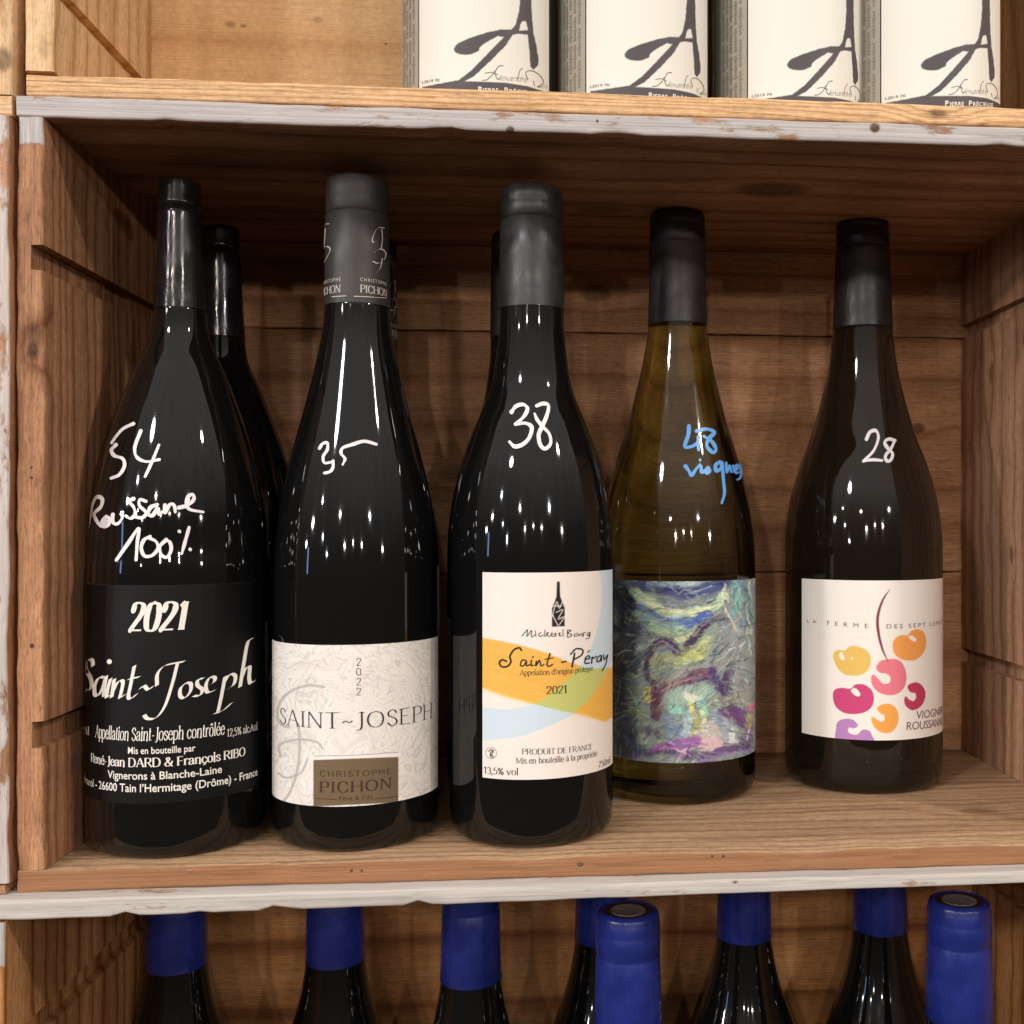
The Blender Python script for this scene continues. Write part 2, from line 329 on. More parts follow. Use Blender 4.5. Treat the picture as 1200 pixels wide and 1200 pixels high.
# ------------------------------------------------------------------ boards
def board(name, axis, X, Y, Z, mat, parent, wob=0.0006, rad=0.0012, seed=1, slots=(), slot_side=1, taper=None, step=0.006, chips=()):
    """sawn board lofted along its grain with worn, uneven arrises; slots = (z0,z1,depth) housings cut across its face"""
    ai = 'xyz'.index(axis); rng = (X, Y, Z); oa = [i for i in range(3) if i != ai]
    a0, a1 = rng[oa[0]]; b0, b1 = rng[oa[1]]; l0, l1 = rng[ai]
    sec = []
    nside = 7
    def corner(cx, cy, s):
        return [(cx + rad * math.cos(s + k * math.pi / 6), cy + rad * math.sin(s + k * math.pi / 6)) for k in range(4)]
    cs = [corner(a1 - rad, b1 - rad, 0), corner(a0 + rad, b1 - rad, math.pi / 2), corner(a0 + rad, b0 + rad, math.pi), corner(a1 - rad, b0 + rad, 1.5 * math.pi)]
    for k in range(4):
        sec += cs[k]
        p, q = cs[k][-1], cs[(k + 1) % 4][0]
        for j in range(1, nside):
            sec.append((p[0] + (q[0] - p[0]) * j / nside, p[1] + (q[1] - p[1]) * j / nside))
    sec = np.array(sec); n = len(sec)
    ca, cb = (a0 + a1) / 2, (b0 + b1) / 2
    ts = list(np.linspace(l0, l1, max(3, int((l1 - l0) / step))))
    for (s0, s1, d) in slots:
        ts = [t for t in ts if not (s0 - .002 < t < s1 + .002)] + [s0 - .0002, s0, s1, s1 + .0002]
    ts = np.array(sorted(ts)); m = len(ts)
    V = np.zeros((m, n, 3))
    for i, t in enumerate(ts):
        A = sec[:, 0].copy(); B = sec[:, 1].copy()
        na = (fbm(t * 55 + np.sign(A - ca) * 3.1, np.sign(B - cb) * 5.7 + seed * 3.3, seed, 3) - .45) * wob * 3
        nb = (fbm(t * 55 + 40 + np.sign(A - ca) * 3.1, np.sign(B - cb) * 5.7 + seed * 3.3, seed + 9, 3) - .45) * wob * 3
        A += na; B += nb
        for (c0, c1, sa, sb, d) in chips:      # a chipped arris
            if c0 < t < c1:
                w = math.sin((t - c0) / (c1 - c0) * math.pi) ** 0.7 * d
                k = np.exp(-(((A - (a1 if sa > 0 else a0)) / .004) ** 2 + ((B - (b1 if sb > 0 else b0)) / .004) ** 2))
                B -= sb * w * k; A -= sa * w * k * .6
        for (s0, s1, d) in slots:
            if s0 - 1e-6 <= t <= s1 + 1e-6:
                if slot_side > 0: A = np.minimum(A, a1 - d)
                else: A = np.maximum(A, a0 + d)
        if taper:
            B = B + taper(t) * (B - b1 if True else 0) / (b0 - b1)
        V[i, :, ai] = t; V[i, :, oa[0]] = A; V[i, :, oa[1]] = B
    # rounded ends
    V[0] = V[0] + 0; 
    verts = V.reshape(-1, 3); faces = []
    for i in range(m - 1):
        for j in range(n):
            q = (i * n + j, i * n + (j + 1) % n, (i + 1) * n + (j + 1) % n, (i + 1) * n + j)
            faces.append(q if ai != 1 else q[::-1])
    c0 = tuple(range(n)); c1 = tuple(range((m - 1) * n, m * n))
    faces.append(c0[::-1] if ai != 1 else c0); faces.append(c1 if ai != 1 else c1[::-1])
    return mesh_obj(name, verts, faces, mat, parent, smooth=True, sharp=38)

# colours of the crate timber
OLD = dict(dark=(166, 122, 88), mid=(204, 158, 120), light=(216, 174, 138))
RED = dict(dark=(144, 94, 64), mid=(180, 128, 92), light=(198, 148, 110))
PINE = dict(dark=(198, 150, 104), mid=(226, 186, 140), light=(236, 200, 156))
def pt(px, py, Y): return tuple(at_y(px, py, Y))

XL, XR, DEP = -0.2147, 0.2688, 0.21          # inside of the middle crate
ZT, ZF = 0.1722, -0.1493
mid = empty('wooden_crate', (0.02, 0.10, -0.1585)); 
tag(mid, 'brown middle crate with chipped white top edge, holding bottles priced in marker', 'crate', 'wooden wine crates stacked as shelving')
def part(o, root):
    o.parent = root; o.matrix_parent_inverse.identity(); o.location = -root.location
    return o
def knot(px, py, Y, r, s, d): return pt(px, py, Y) + (r, s, d)
m_top = wood('worn_white_edge_board', **OLD, axis='x', ring=55, seed=1.3, wear=0.55, paint='-y', stain=.45,
             knots=[(0.115, .075, .172, .014, 1.6, .75), (0.03, .12, .172, .008, 2, .5), pt(598, 153, 0) + (.0022, 1, 1), pt(1025, 150, 0) + (.0028, 1, 1), pt(700, 142, 0) + (.0008, 1, 1)])
part(board('top_board', 'x', (-0.2258, .281), (0, DEP), (ZT, .1812), m_top, mid, wob=.0003, seed=3,
           chips=((-.167, -.158, -1, -1, .0011), (.020, .040, -1, -1, .0014), (-.05, -.04, -1, -1, .0015), (.20, .215, -1, -1, .0015), (.235, .245, -1, -1, .001))), mid)
m_flr = wood('crate_floor_board', dark=(164, 126, 94), mid=(198, 160, 124), light=(210, 174, 138), axis='x', ring=150, seed=4.1, fiber=1.15, stain=.28, paint='-y', wear=.12, paint_rgb=(158, 112, 78),
             knots=[pt(412, 1021, 0) + (.0009, 1, 1), pt(424, 1021, 0) + (.0009, 1, 1), pt(680, 1014, 0) + (.0013, 1.6, 1), pt(835, 1004, 0) + (.0009, 1, 1), pt(848, 1004, 0) + (.0009, 1, 1), (.22, .06, ZF, .006, 2, .5)])
part(board('bottom_board', 'x', (-0.2252, .281), (0, DEP), (-.1583, ZF), m_flr, mid, wob=.0005, rad=.0007, seed=5,
           chips=((-.02, .01, -1, 1, .0012), (-.12, -.105, -1, 1, .001), (.10, .13, -1, 1, .0008))), mid)
m_sd = wood('crate_side_board', **RED, axis='z', ring=95, seed=2.2, paint='-y', paint_z=.1612, wear=0.2, stain=.30,
            knots=[pt(38, 410, 0) + (.0030, 1.8, .9), pt(37, 548, 0) + (.0008, 1, 1), pt(37, 560, 0) + (.0008, 1, 1), pt(37, 757, 0) + (.0013, 1, 1), pt(45, 972, 0) + (.002, 2.6, .7), pt(40, 395, 0) + (.004, 2, .5)])
zs = lambda py: (CY - py) * .468 / FOC
SL = [(zs(878), zs(847), .0052), (zs(315), zs(286), .0052)]
part(board('side_panel', 'z', (-.2258, XL), (.0004, DEP), (-.1492, .1721), m_sd, mid, wob=.0009, seed=7, slots=SL, slot_side=1, step=.004,
           chips=((zs(620), zs(560), 1, -1, .0016), (zs(470), zs(370), 1, -1, .0022), (zs(1000), zs(930), 1, -1, .0022), (zs(860), zs(850), 1, -1, .001))), mid)
m_sr = wood('crate_side_board_right', dark=(156, 112, 84), mid=(186, 140, 108), light=(202, 158, 126), axis='z', ring=70, seed=6.2, stain=.28, fiber=.8,
            knots=[(XR, .11, .103, .006, 1.5, .8), (XR, .16, .09, .004, 2, .6), (XR, .06, .06, .005, 2, .6), (XR, .13, -.02, .003, 2, .6)])
part(board('side_panel', 'z', (XR, .2800), (.0004, DEP), (-.1492, .1721), m_sr, mid, wob=.0006, seed=8, slots=[(-.092, -.083, .005), (.119, .127, .005)], slot_side=-1), mid)
zb = [-.1585, -.0335, .1195, .1812]
for k in range(3):
    mb = wood('crate_back_plank', dark=(178, 126, 88), mid=(208, 154, 112), light=(218, 166, 124), axis='x', ring=22 + 9 * k, seed=9.7 + 3 * k, stain=.38, fiber=.8,
              knots=[(.24, DEP, .06, .004, 1.4, .8), (.1, DEP, -.09, .007, 1.6, .6), (.03, DEP, .145, .007, 1.6, .7), (-.06, DEP, .03, .006, 1.7, .5)])
    part(board('back_plank', 'x', (-.2255, .2798), (DEP + .0005, DEP + .0085), (zb[k] + .0002, zb[k + 1] - .0003), mb, mid, wob=.0005, seed=11 + k), mid)

# upper crate: pale new pine, shallower
up = empty('wooden_crate', (0.02, 0.06, .1815)); tag(up, 'pale pine crate on top, holding the cream labelled bottles', 'crate', 'wooden wine crates stacked as shelving')
UD = 0.118
m_p1 = wood('pine_edge_board', dark=(192, 140, 92), mid=(222, 178, 130), light=(234, 194, 148), axis='x', ring=330, seed=3.3, fiber=.7, stain=.12,
            knots=[pt(307, 110, 0) + (.0009, 1, 1), pt(319, 110, 0) + (.0009, 1, 1), pt(289, 117, 0) + (.0012, 1.4, .6), pt(1100, 132, 0) + (.0030, 2.4, .8)])
part(board('bottom_board', 'x', (-.2224, .272), (.0015, UD), (.1816, .1909), m_p1, up, wob=.0004, seed=15), up)
m_p2 = wood('pine_side_board', **PINE, axis='z', ring=60, seed=5.2, fiber=.6, stain=.14, knots=[pt(50, 55, 0) + (.003, 2, .3)])
zu = lambda py, Y=0: (CY - py) * (.468 + Y) / FOC
part(board('side_panel', 'z', (-.2228, -.2108), (.0012, UD), (.1922, .53), m_p2, up, wob=.0004, seed=16, slots=[(.2250, .2305, .004)], slot_side=1), up)
part(board('side_panel', 'z', (.256, .268), (.0012, UD), (.1922, .53), m_p2, up, wob=.0004, seed=17, slots=[(.2135, .2200, .004)], slot_side=-1), up)
m_p3 = wood('pine_back_plank', dark=(212, 164, 112), mid=(224, 180, 128), light=(230, 188, 138), axis='x', ring=24, seed=8.8, fiber=.28, stain=.14,
            knots=[pt(270, 28, UD) + (.0022, 1.5, .5), pt(285, 30, UD) + (.0013, 1.5, .6), pt(372, 23, UD) + (.0020, 1.6, .35), pt(452, 51, UD) + (.001, 1, .8)])
part(board('back_plank', 'x', (-.2225, .2677), (UD + .0005, UD + .0085), (.1822, .53), m_p3, up, wob=.0003, seed=18), up)
part(board('top_board', 'x', (-.2228, .268), (.0012, UD), (.5305, .54), m_p1, up, wob=.0004, seed=19), up)

# lower crate: white worn edge, blue capped bottles inside
low = empty('wooden_crate', (0.02, 0.10, -.5045)); tag(low, 'lowest crate with thick white painted top edge, holding the blue capped bottles', 'crate', 'wooden wine crates stacked as shelving')
m_l1 = wood('worn_white_lower_board', **OLD, axis='x', ring=60, seed=12.9, wear=0.40, paint='-y+z', stain=.4, paint_rgb=(200, 193, 187),
            knots=[pt(862, 1035, -.01) + (.0014, 1.6, 1), pt(430, 1055, -.01) + (.0009, 2, .9), pt(1098, 1030, -.01) + (.0006, 1, .8)])
part(board('top_board', 'x', (-.30, .285), (-.0090, .20), (-.1672, -.15862), m_l1, low, wob=.0004, seed=21, taper=lambda x: .0036 * max(0, (x + .23)) / .5,
           chips=((-.183, -.172, -1, -1, .0014), (-.122, -.110, -1, -1, .0017), (-.150, -.142, -1, -1, .0008), (-.06, -.05, -1, -1, .002), (.06, .065, -1, -1, .001))), low)
m_l2 = wood('lower_side_board', dark=(140, 84, 44), mid=(196, 136, 82), light=(210, 156, 104), axis='z', ring=70, seed=14.5, stain=.3, paint='-y', paint_z=-.186, wear=.2)
part(board('side_panel', 'z', (-.2365, -.2255), (-.0100, .20), (-.4943, -.1676), m_l2, low, wob=.0006, seed=22, slots=[(-.2290, -.2180, .005)], slot_side=1), low)
part(board('side_panel', 'z', (.272, .283), (-.0100, .20), (-.4943, -.1676), m_l2, low, wob=.0006, seed=23, slots=[(-.226, -.220, .005)], slot_side=-1), low)
m_l3 = wood('lower_back_plank', dark=(140, 86, 46), mid=(186, 128, 78), light=(200, 144, 92), axis='x', ring=26, seed=17.1, stain=.3, fiber=.7, knots=[(.0, .2, -.23, .004, 1.5, .7)])
part(board('back_plank', 'x', (-.2360, .2825), (.2005, .2085), (-.4943, -.1676), m_l3, low, wob=.0004, seed=24), low)
part(board('bottom_board', 'x', (-.2365, .283), (-.0100, .20), (-.5045, -.4945), m_flr, low, wob=.0004, seed=25), low)

# the two crates of the next stack, left
lc = empty('wooden_crate', (-.40, .10, -.158)); tag(lc, 'white painted crate edge at far left beside the middle crate', 'crate', 'wooden wine crates stacked as shelving')
m_w = wood('worn_white_upright', **RED, axis='z', ring=60, seed=21.4, wear=0.62, paint='-y', stain=.4, paint_rgb=(205, 194, 188),
           knots=[pt(3, 372, 0) + (.0016, 1.5, 1), pt(6, 280, 0) + (.0018, 2, .8), pt(5, 900, 0) + (.002, 1.6, .8), pt(2, 790, 0) + (.0013, 2, .8)])
part(board('side_panel', 'z', (-.2395, -.2276), (-.003, .19), (-.1535, .1715), m_w, lc, wob=.0008, seed=27), lc)
m_w2 = wood('left_crate_planks', **OLD, axis='x', ring=60, seed=23.4, stain=.4)
part(board('bottom_board', 'x', (-.70, -.2290), (-.003, .19), (-.1583, -.1541), m_w2, lc, wob=.0004, seed=28), lc)
part(board('back_plank', 'x', (-.70, -.2400), (.1905, .198), (-.1583, .172), m_w2, lc, wob=.0004, seed=29), lc)
ul = empty('wooden_crate', (-.40, .06, .172)); tag(ul, 'pale pine crate edge with a knot at far top left corner', 'crate', 'wooden wine crates stacked as shelving')
m_u1 = wood('pine_left_bottom', **PINE, axis='x', ring=120, seed=25.1, fiber=.7, stain=.2)
part(board('bottom_board', 'x', (-.70, -.2277), (0, UD), (.1722, .1808), m_u1, ul, wob=.0004, seed=31), ul)
m_u2 = wood('pine_left_side', **PINE, axis='z', ring=70, seed=27.1, fiber=.7, stain=.2, knots=[pt(3, 70, 0) + (.0042, 1.4, .75)])
part(board('side_panel', 'z', (-.2390, -.2275), (0, UD), (.1813, .53), m_u2, ul, wob=.0004, seed=32), ul)
part(board('back_plank', 'x', (-.70, -.2396), (UD + .0005, UD + .008), (.1722, .53), m_u1, ul, wob=.0004, seed=33), ul)

m_wall = simple('plaster', (120, 104, 90), .8, noise=.15, nscale=8, bump=.3)
wv = [(-1.6, .225, -.9), (1.6, .225, -.9), (1.6, .225, 1.1), (-1.6, .225, 1.1), (-1.6, .30, -.9), (1.6, .30, -.9), (1.6, .30, 1.1), (-1.6, .30, 1.1)]
tag(mesh_obj('wall', wv, [(0, 1, 2, 3), (5, 4, 7, 6), (4, 0, 3, 7), (1, 5, 6, 2), (3, 2, 6, 7), (4, 5, 1, 0)], m_wall, smooth=False), kind='structure', label='plaster wall behind the stacked crates')


# ------------------------------------------------------------------ bottles: surfaces of revolution
def catmull(P, n=10, closed=False):
    P = np.asarray(P, float)
    if len(P) < 3: 
        t = np.linspace(0, 1, max(2, n))[:, None]
        return P[0] * (1 - t) + P[-1] * t
    if closed: Q = np.concatenate([P[-1:], P, P[:2]])
    else: Q = np.concatenate([2 * P[:1] - P[1:2], P, 2 * P[-1:] - P[-2:-1]])
    out = []
    for i in range(1, len(Q) - 2):
        p0, p1, p2, p3 = Q[i - 1], Q[i], Q[i + 1], Q[i + 2]
        t = np.linspace(0, 1, n, endpoint=False)[:, None]
        out.append(0.5 * (2 * p1 + (p2 - p0) * t + (2 * p0 - 5 * p1 + 4 * p2 - p3) * t * t + (3 * p1 - p0 - 3 * p2 + p3) * t ** 3))
    out = np.concatenate(out + ([] if closed else [Q[-2:-1]]))
    return out
class Bottle:
    """root at the base; R body radius; prof: (photo row, half width px) read down the bottle's outline"""
    def __init__(s, X, Y, R, prof, zbase=ZF, base_r=.004):
        s.X, s.Y, s.R, s.zb = X, Y, R, zbase
        q = np.array([X, Y + DC, 0]); s.zc = q @ FWD; xc = q @ RIGHT
        rho = math.hypot(xc, s.zc); p = math.atan2(xc, s.zc); k = math.asin(R / rho)
        s.k = FOC * (math.tan(p + k) - math.tan(p - k)) / 2 / R
        pr = [((CY - y) * s.zc / FOC - zbase, min(h / s.k, R)) for y, h in prof][::-1]
        s.raw = pr
        base = [(0.0, R - base_r - .003), (.0006, R - base_r), (.0028, R - base_r * .38), (.0065, R - .0004), (.012, R)]
        z = np.array([p[0] for p in pr]); r = np.array([p[1] for p in pr])
        zz = np.linspace(z[0], z[-1], 140)
        c = catmull(np.stack([z, r], 1), 14); o = np.argsort(c[:, 0]); rr = np.interp(zz, c[o, 0], c[o, 1])
        for _ in range(3): rr[1:-1] = .25 * rr[:-2] + .5 * rr[1:-1] + .25 * rr[2:]
        rr = np.minimum(rr, R)
        s.z = np.concatenate([[b[0] for b in base], zz]); s.r = np.concatenate([[b[1] for b in base], rr])
    def rad(s, z): return np.interp(z, s.z, s.r)
    def zrow(s, py): return (CY - py) * s.zc / FOC - s.zb
    def hit(s, px):
        """pixel -> (angle about the axis, height) on the bottle"""
        d = rays(px); c = np.array([s.X, s.Y, 0])
        t = np.linspace(s.zc - s.R - .012, s.zc + .004, 500)
        P = EYE + d[:, None, :] * t[None, :, None]
        q = P - c
        rad = np.hypot(q[..., 0], q[..., 1]); h = P[..., 2] - s.zb
        g = rad - np.interp(h, s.z, s.r)
        ins = g < 0
        i = np.where(ins.any(1), ins.argmax(1), g.argmin(1)); i = np.maximum(i, 1); n = np.arange(len(d))
        g0, g1 = g[n, i - 1], g[n, i]
        w = np.where((g0 > 0) & (g1 < 0), g0 / np.where(g0 - g1 == 0, 1, g0 - g1), 1.0)
        tt = t[i - 1] + (t[i] - t[i - 1]) * w
        P = EYE + d * tt[:, None]; q = P - c
        return np.stack([np.arctan2(q[:, 0], -q[:, 1]), P[:, 2] - s.zb], 1)
    def place(s, th, z, off, rad=None):
        r = (s.rad(z) if rad is None else rad) + off
        return np.stack([r * np.sin(th), -r * np.cos(th), z + 0 * th], -1)
    def project(s, th, z): return proj(s.place(th, z, 0) + np.array([s.X, s.Y, s.zb]))
def lathe(name, zr, mat, parent, n=96, cap=True):
    zr = np.asarray(zr, float); m = len(zr)
    th = np.linspace(0, 2 * math.pi, n, endpoint=False)
    V = np.stack([zr[:, 1:2] * np.sin(th), -zr[:, 1:2] * np.cos(th), np.repeat(zr[:, :1], n, 1)], -1).reshape(-1, 3)
    F = []
    for i in range(m - 1):
        for j in range(n):
            F.append((i * n + j, i * n + (j + 1) % n, (i + 1) * n + (j + 1) % n, (i + 1) * n + j))
    if cap:
        F.append(tuple(range(n))[::-1]); F.append(tuple(range((m - 1) * n, m * n)))
    return mesh_obj(name, V, F, mat, parent, sharp=50)

# ------------------------------------------------------------------ lettering: strokes with thickness laid on a surface
_lift = [0]
def ribbon(P, wl, wr=None, capped=True):
    """closed strip along P; wl = half width per point (or nib vector)"""
    P = np.asarray(P, float)
    T = np.gradient(P, axis=0); T /= np.maximum(np.linalg.norm(T, axis=1, keepdims=True), 1e-9)
    Nn = np.stack([-T[:, 1], T[:, 0]], 1)
    w = np.broadcast_to(np.asarray(wl, float), (len(P),))[:, None]
    A, B = P + Nn * w, P - Nn * w
    V = [A, B]; F = []; n = len(P)
    for i in range(n - 1): F.append((i, i + 1, n + i + 1, n + i))
    V = np.concatenate(V)
    if capped:
        for e, sgn in ((0, -1), (n - 1, 1)):
            a0 = math.atan2(Nn[e, 1], Nn[e, 0]); k0 = len(V)
            arc = np.array([P[e] + w[e] * np.array([math.cos(a0 - sgn * q), math.sin(a0 - sgn * q)]) for q in np.linspace(0, math.pi, 7)])
            V = np.concatenate([V, arc]); F.append(tuple(range(k0, k0 + 7))[::1])
    return V, F
def nib_strip(P, vec):
    P = np.asarray(P, float); v = np.asarray(vec, float)
    n = len(P); V = np.concatenate([P + v, P - v]); F = [(i, i + 1, n + i + 1, n + i) for i in range(n - 1)]
    return V, F
class Ink:
    """collects flat shapes in (angle, height) of one bottle and links them as one lettering mesh"""
    def __init__(s, bot, base_off=.00022): s.b = bot; s.V = []; s.F = []; s.n = 0; s.off = base_off; s.k = 0
    def add(s, uv, F, rad=None):
        s.k += 1
        o = s.off + (s.k % 40) * 2.5e-6
        W_ = s.b.place(uv[:, 0], uv[:, 1], o + np.linspace(0, 1, len(uv)) * 1.2e-6, rad)
        s.V.append(W_); s.F += [tuple(i + s.n for i in f) for f in F]; s.n += len(uv)
    def px(s, V, F): s.add(s.b.hit(V), F)
    def marker(s, pts, w):
        P = catmull(pts, 9); t = np.linspace(0, 1, len(P)); q = pts[0][0] * 3.7 + pts[0][1]
        s.px(*ribbon(P, w * (.74 + .55 * vnoise(t * len(pts) * 1.3, q + 0 * t, 61)) * (1 - .25 * t ** 3)))
    def stroke(s, pts, w, smooth=True, n=8):
        P = catmull(pts, n) if smooth else np.stack([np.linspace(pts[0][k], pts[-1][k], 16) for k in (0, 1)], 1)
        s.px(*ribbon(P, w))
    def nib(s, pts, vec, n=8): s.px(*nib_strip(catmull(pts, n), vec))
    def poly(s, pts): s.px(np.asarray(pts, float), [tuple(range(len(pts)))])
    def build(s, name, mat, parent):
        if not s.V: return None
        o = mesh_obj(name, np.concatenate(s.V), s.F, mat, parent, smooth=False)
        return o

# --- own serif alphabet: skeletons in seventh-of-cap units
GL = {
'a': "4.6;~.8,3.8 1.4,4.8 2.4,5 3.3,4.4 3.5,3.4 3.5,1.2 3.8,.3 4.5,.3;~3.5,2.9 2,2.6 .8,1.9 .6,.9 1.3,.1 2.4,.2 3.5,1.2",
'b': "4.9;1,7.6 1,.2;~1,4 2.2,5 3.5,4.7 4.3,3.4 4.3,1.6 3.4,.2 2.2,0 1,.8", 'c': "4.4;~3.8,3.9 3.1,4.8 2.2,5 1.1,4.2 .6,2.5 1.1,.8 2.2,0 3.2,.2 4,1.1",
'd': "5;3.9,7.6 3.9,0;~3.9,4 2.8,5 1.5,4.7 .6,3.4 .6,1.6 1.5,.2 2.7,0 3.9,.9", 'e': "4.5;.8,2.9 4,2.9;~4,2.9 3.8,4.1 3,4.9 2.2,5 1.1,4.2 .6,2.5 1.2,.7 2.4,0 3.3,.2 4.1,1.1",
'f': "3;~3.4,7 2.7,7.6 1.9,7.3 1.5,6 1.5,0;.4,5 2.8,5", 'g': "4.6;~3,4.8 1.6,4.9 .8,3.7 1.3,2.3 2.4,2 3.6,2.7 3.7,3.9 3,4.8;~1.4,2.2 .8,1.2 1.6,.6 3.4,.4 4.2,-.5 3.6,-1.7 2,-2.1 .7,-1.6 .6,-.6 1.4,.4;3.3,4.6 4.5,4.9",
'h': "5.2;1,7.6 1,0;~1,3.6 2,4.8 3.2,5 4,4.2 4.1,3 4.1,0", 'i': "2.3;1.1,5 1.1,0;1.1,6.6 1.1,7.1", 'j': "2.3;~1.3,5 1.3,-1 .8,-2 0,-2.2;1.3,6.6 1.3,7.1", 'k': "5;1,7.6 1,0;4.2,5 1,2.2;2,3 4.5,0",
'l': "2.3;1.1,7.6 1.1,0", 'm': "7.8;1,5 1,0;~1,3.6 2,4.8 3,5 3.8,4.2 3.9,3 3.9,0;~3.9,3.6 4.9,4.8 5.9,5 6.7,4.2 6.8,3 6.8,0", 'n': "5.2;1,5 1,0;~1,3.6 2,4.8 3.2,5 4,4.2 4.1,3 4.1,0",
'o': "4.8;~2.4,5 1.1,4.4 .6,2.5 1.1,.6 2.4,0 3.7,.6 4.2,2.5 3.7,4.4 2.4,5", 'p': "4.9;1,5 1,-2.2;~1,4 2.2,5 3.5,4.7 4.3,3.4 4.3,1.6 3.4,.2 2.2,0 1,.8", 'r': "3.6;1,5 1,0;~1,3.4 1.8,4.6 2.7,5 3.4,4.6",
's': "3.8;~3.2,4 2.6,4.9 1.7,5 .8,4.3 .9,3.3 2,2.6 3.2,1.8 3.3,.8 2.5,.1 1.5,0 .6,1", 't': "2.9;~1.3,6.4 1.3,1 1.7,.2 2.8,.4;.3,5 2.6,5", 'u': "5.1;~1,5 1,1.3 1.6,.2 2.6,.1 4,1.2;4,5 4,0", 'v': "4.6;.4,5 2.3,0;2.3,0 4.2,5",
'x': "4.6;.5,5 4.1,0;4,5 .5,0", 'y': "4.6;.4,5 2.4,.2;~4.2,5 2.4,.2 1.6,-1.6 .6,-2.1", 'z': "4.2;.6,5 3.6,5;3.6,5 .6,0;.6,0 3.8,0",
'A': "6.6;3.2,7 .6,0;3.3,7 6,0;1.6,2.5 4.9,2.5", 'B': "5.8;1,7 1,0;~1,7 3,7 4.4,6.4 4.4,4.6 3,3.8 1,3.8;~1,3.8 3.4,3.7 5,3 5,.9 3.4,0 1,0", 'C': "6.2;~5.4,5.4 4.6,6.6 3.3,7 1.6,6.2 .7,3.5 1.6,.8 3.3,0 4.6,.3 5.6,1.6",
'D': "6.6;1,7 1,0;~1,7 3.2,7 5.2,5.9 5.9,3.5 5.2,1.1 3.2,0 1,0", 'E': "5.4;1,7 1,0;1,7 4.7,7;1,3.7 4,3.7;1,0 4.9,0", 'F': "5;1,7 1,0;1,7 4.7,7;1,3.7 4,3.7", 'H': "6.8;1,7 1,0;5.8,7 5.8,0;1,3.7 5.8,3.7", 'I': "2.6;1.3,7 1.3,0",
'J': "3.6;~2.5,7 2.5,1 2,-.6 .8,-1", 'L': "5;1,7 1,0;1,0 4.6,0", 'M': "8;1,0 1,7;1,7 4,.4;4,.4 7,7;7,7 7,0", 'N': "6.8;1,0 1,7;1,7 5.8,0;5.8,0 5.8,7", 'O': "7;~3.5,7 1.5,6.1 .7,3.5 1.5,.9 3.5,0 5.5,.9 6.3,3.5 5.5,6.1 3.5,7",
'P': "5.4;1,7 1,0;~1,7 3.2,7 4.7,6.3 4.7,4.2 3.2,3.4 1,3.4", 'R': "6;1,7 1,0;~1,7 3.2,7 4.7,6.3 4.7,4.3 3.2,3.5 1,3.5;3,3.4 5.7,0", 'S': "4.8;~4,5.7 3.3,6.8 2.2,7 1,6.1 1,4.7 2.4,3.7 3.9,2.7 4.2,1.2 3.2,.1 2,0 .7,1.4",
'T': "5.8;2.9,7 2.9,0;.4,7 5.4,7", 'U': "6.6;~1,7 1,1.8 1.8,.3 3.3,0 4.8,.3 5.6,1.8 5.6,7", 'V': "6.2;.4,7 3.1,0;3.1,0 5.8,7",
'0': "4.8;~2.4,7 1.1,6.2 .6,3.5 1.1,.8 2.4,0 3.7,.8 4.2,3.5 3.7,6.2 2.4,7", '1': "3.6;.7,5.8 1.9,6.9;1.9,7 1.9,0", '2': "4.8;~.8,5.2 1.2,6.6 2.4,7 3.7,6.4 3.9,5 3,3.2 .7,.2;.7,.2 4.3,.2", '3': "4.6;~.8,5.8 1.6,6.8 2.7,6.9 3.7,6 3.6,4.6 2.2,3.8;~2.2,3.8 3.7,3.2 4,1.8 3.2,.3 1.8,0 .6,.8",
'5': "4.6;1.2,6.9 1,3.9;1.2,6.9 3.9,6.9;~1,3.9 2.4,4.4 3.8,3.6 4,2 3.2,.4 1.8,0 .6,.8", '6': "4.8;~3.9,6.5 2.2,6 .8,3.8 .7,1.8 1.6,.2 2.8,0 4,1 4.1,2.8 3,4 1.8,3.8 .8,2.4", '7': "4.6;.6,6.9 4.1,6.9;4.1,6.9 1.7,0", '9': "4.8;~4,4 3,3 1.8,3.2 .8,4.4 1,6.2 2.2,7 3.6,6.4 4.1,4.6 3.4,1.8 1.2,.1",
'%': "6.6;~1.7,7 .7,5.4 1.7,3.8 2.7,5.4 1.7,7;~4.9,3.2 3.9,1.6 4.9,0 5.9,1.6 4.9,3.2;5.2,7 1.4,0", '&': "6.6;~5.8,3.6 4.6,1 2.6,0 1,.6 .8,2 2,3.4 3.6,4.8 3.7,6.2 2.8,7 1.8,6.2 2.2,4.6 4,1.8 5.9,0",
'-': "3;.5,2.6 2.5,2.6", "'": "1.8;.9,7.3 .8,5.6", ',': "2;1,.5 .6,-1", '.': "2;.9,0 .9,.6", '~': "4.4;~.6,2.6 1.5,3.3 2.8,2.5 3.8,3.2", '/': "3.4;3,7 .4,0", '(': "2.6;~2.2,7.4 1,5 1,1 2.2,-1.2", ')': "2.6;~.4,7.4 1.6,5 1.6,1 .4,-1.2", ' ': "2.6"}
ACC = {'é': ('e', "2.2,6 3.3,7.2"), 'è': ('e', "2.6,6 1.5,7.2"), 'ê': ('e', "1.2,6 2.4,7.2;2.4,7.2 3.6,6"), 'ô': ('o', "1.2,6 2.4,7.2;2.4,7.2 3.6,6"), 'à': ('a', "2.6,6 1.5,7.2"), 'ç': ('c', "~2.2,0 2.8,-.9 1.6,-1.5"), 'ë': ('e', "1.4,6.3 1.4,6.8;3.2,6.3 3.2,6.8"), 'È': ('E', "3,7.8 1.8,8.8")}
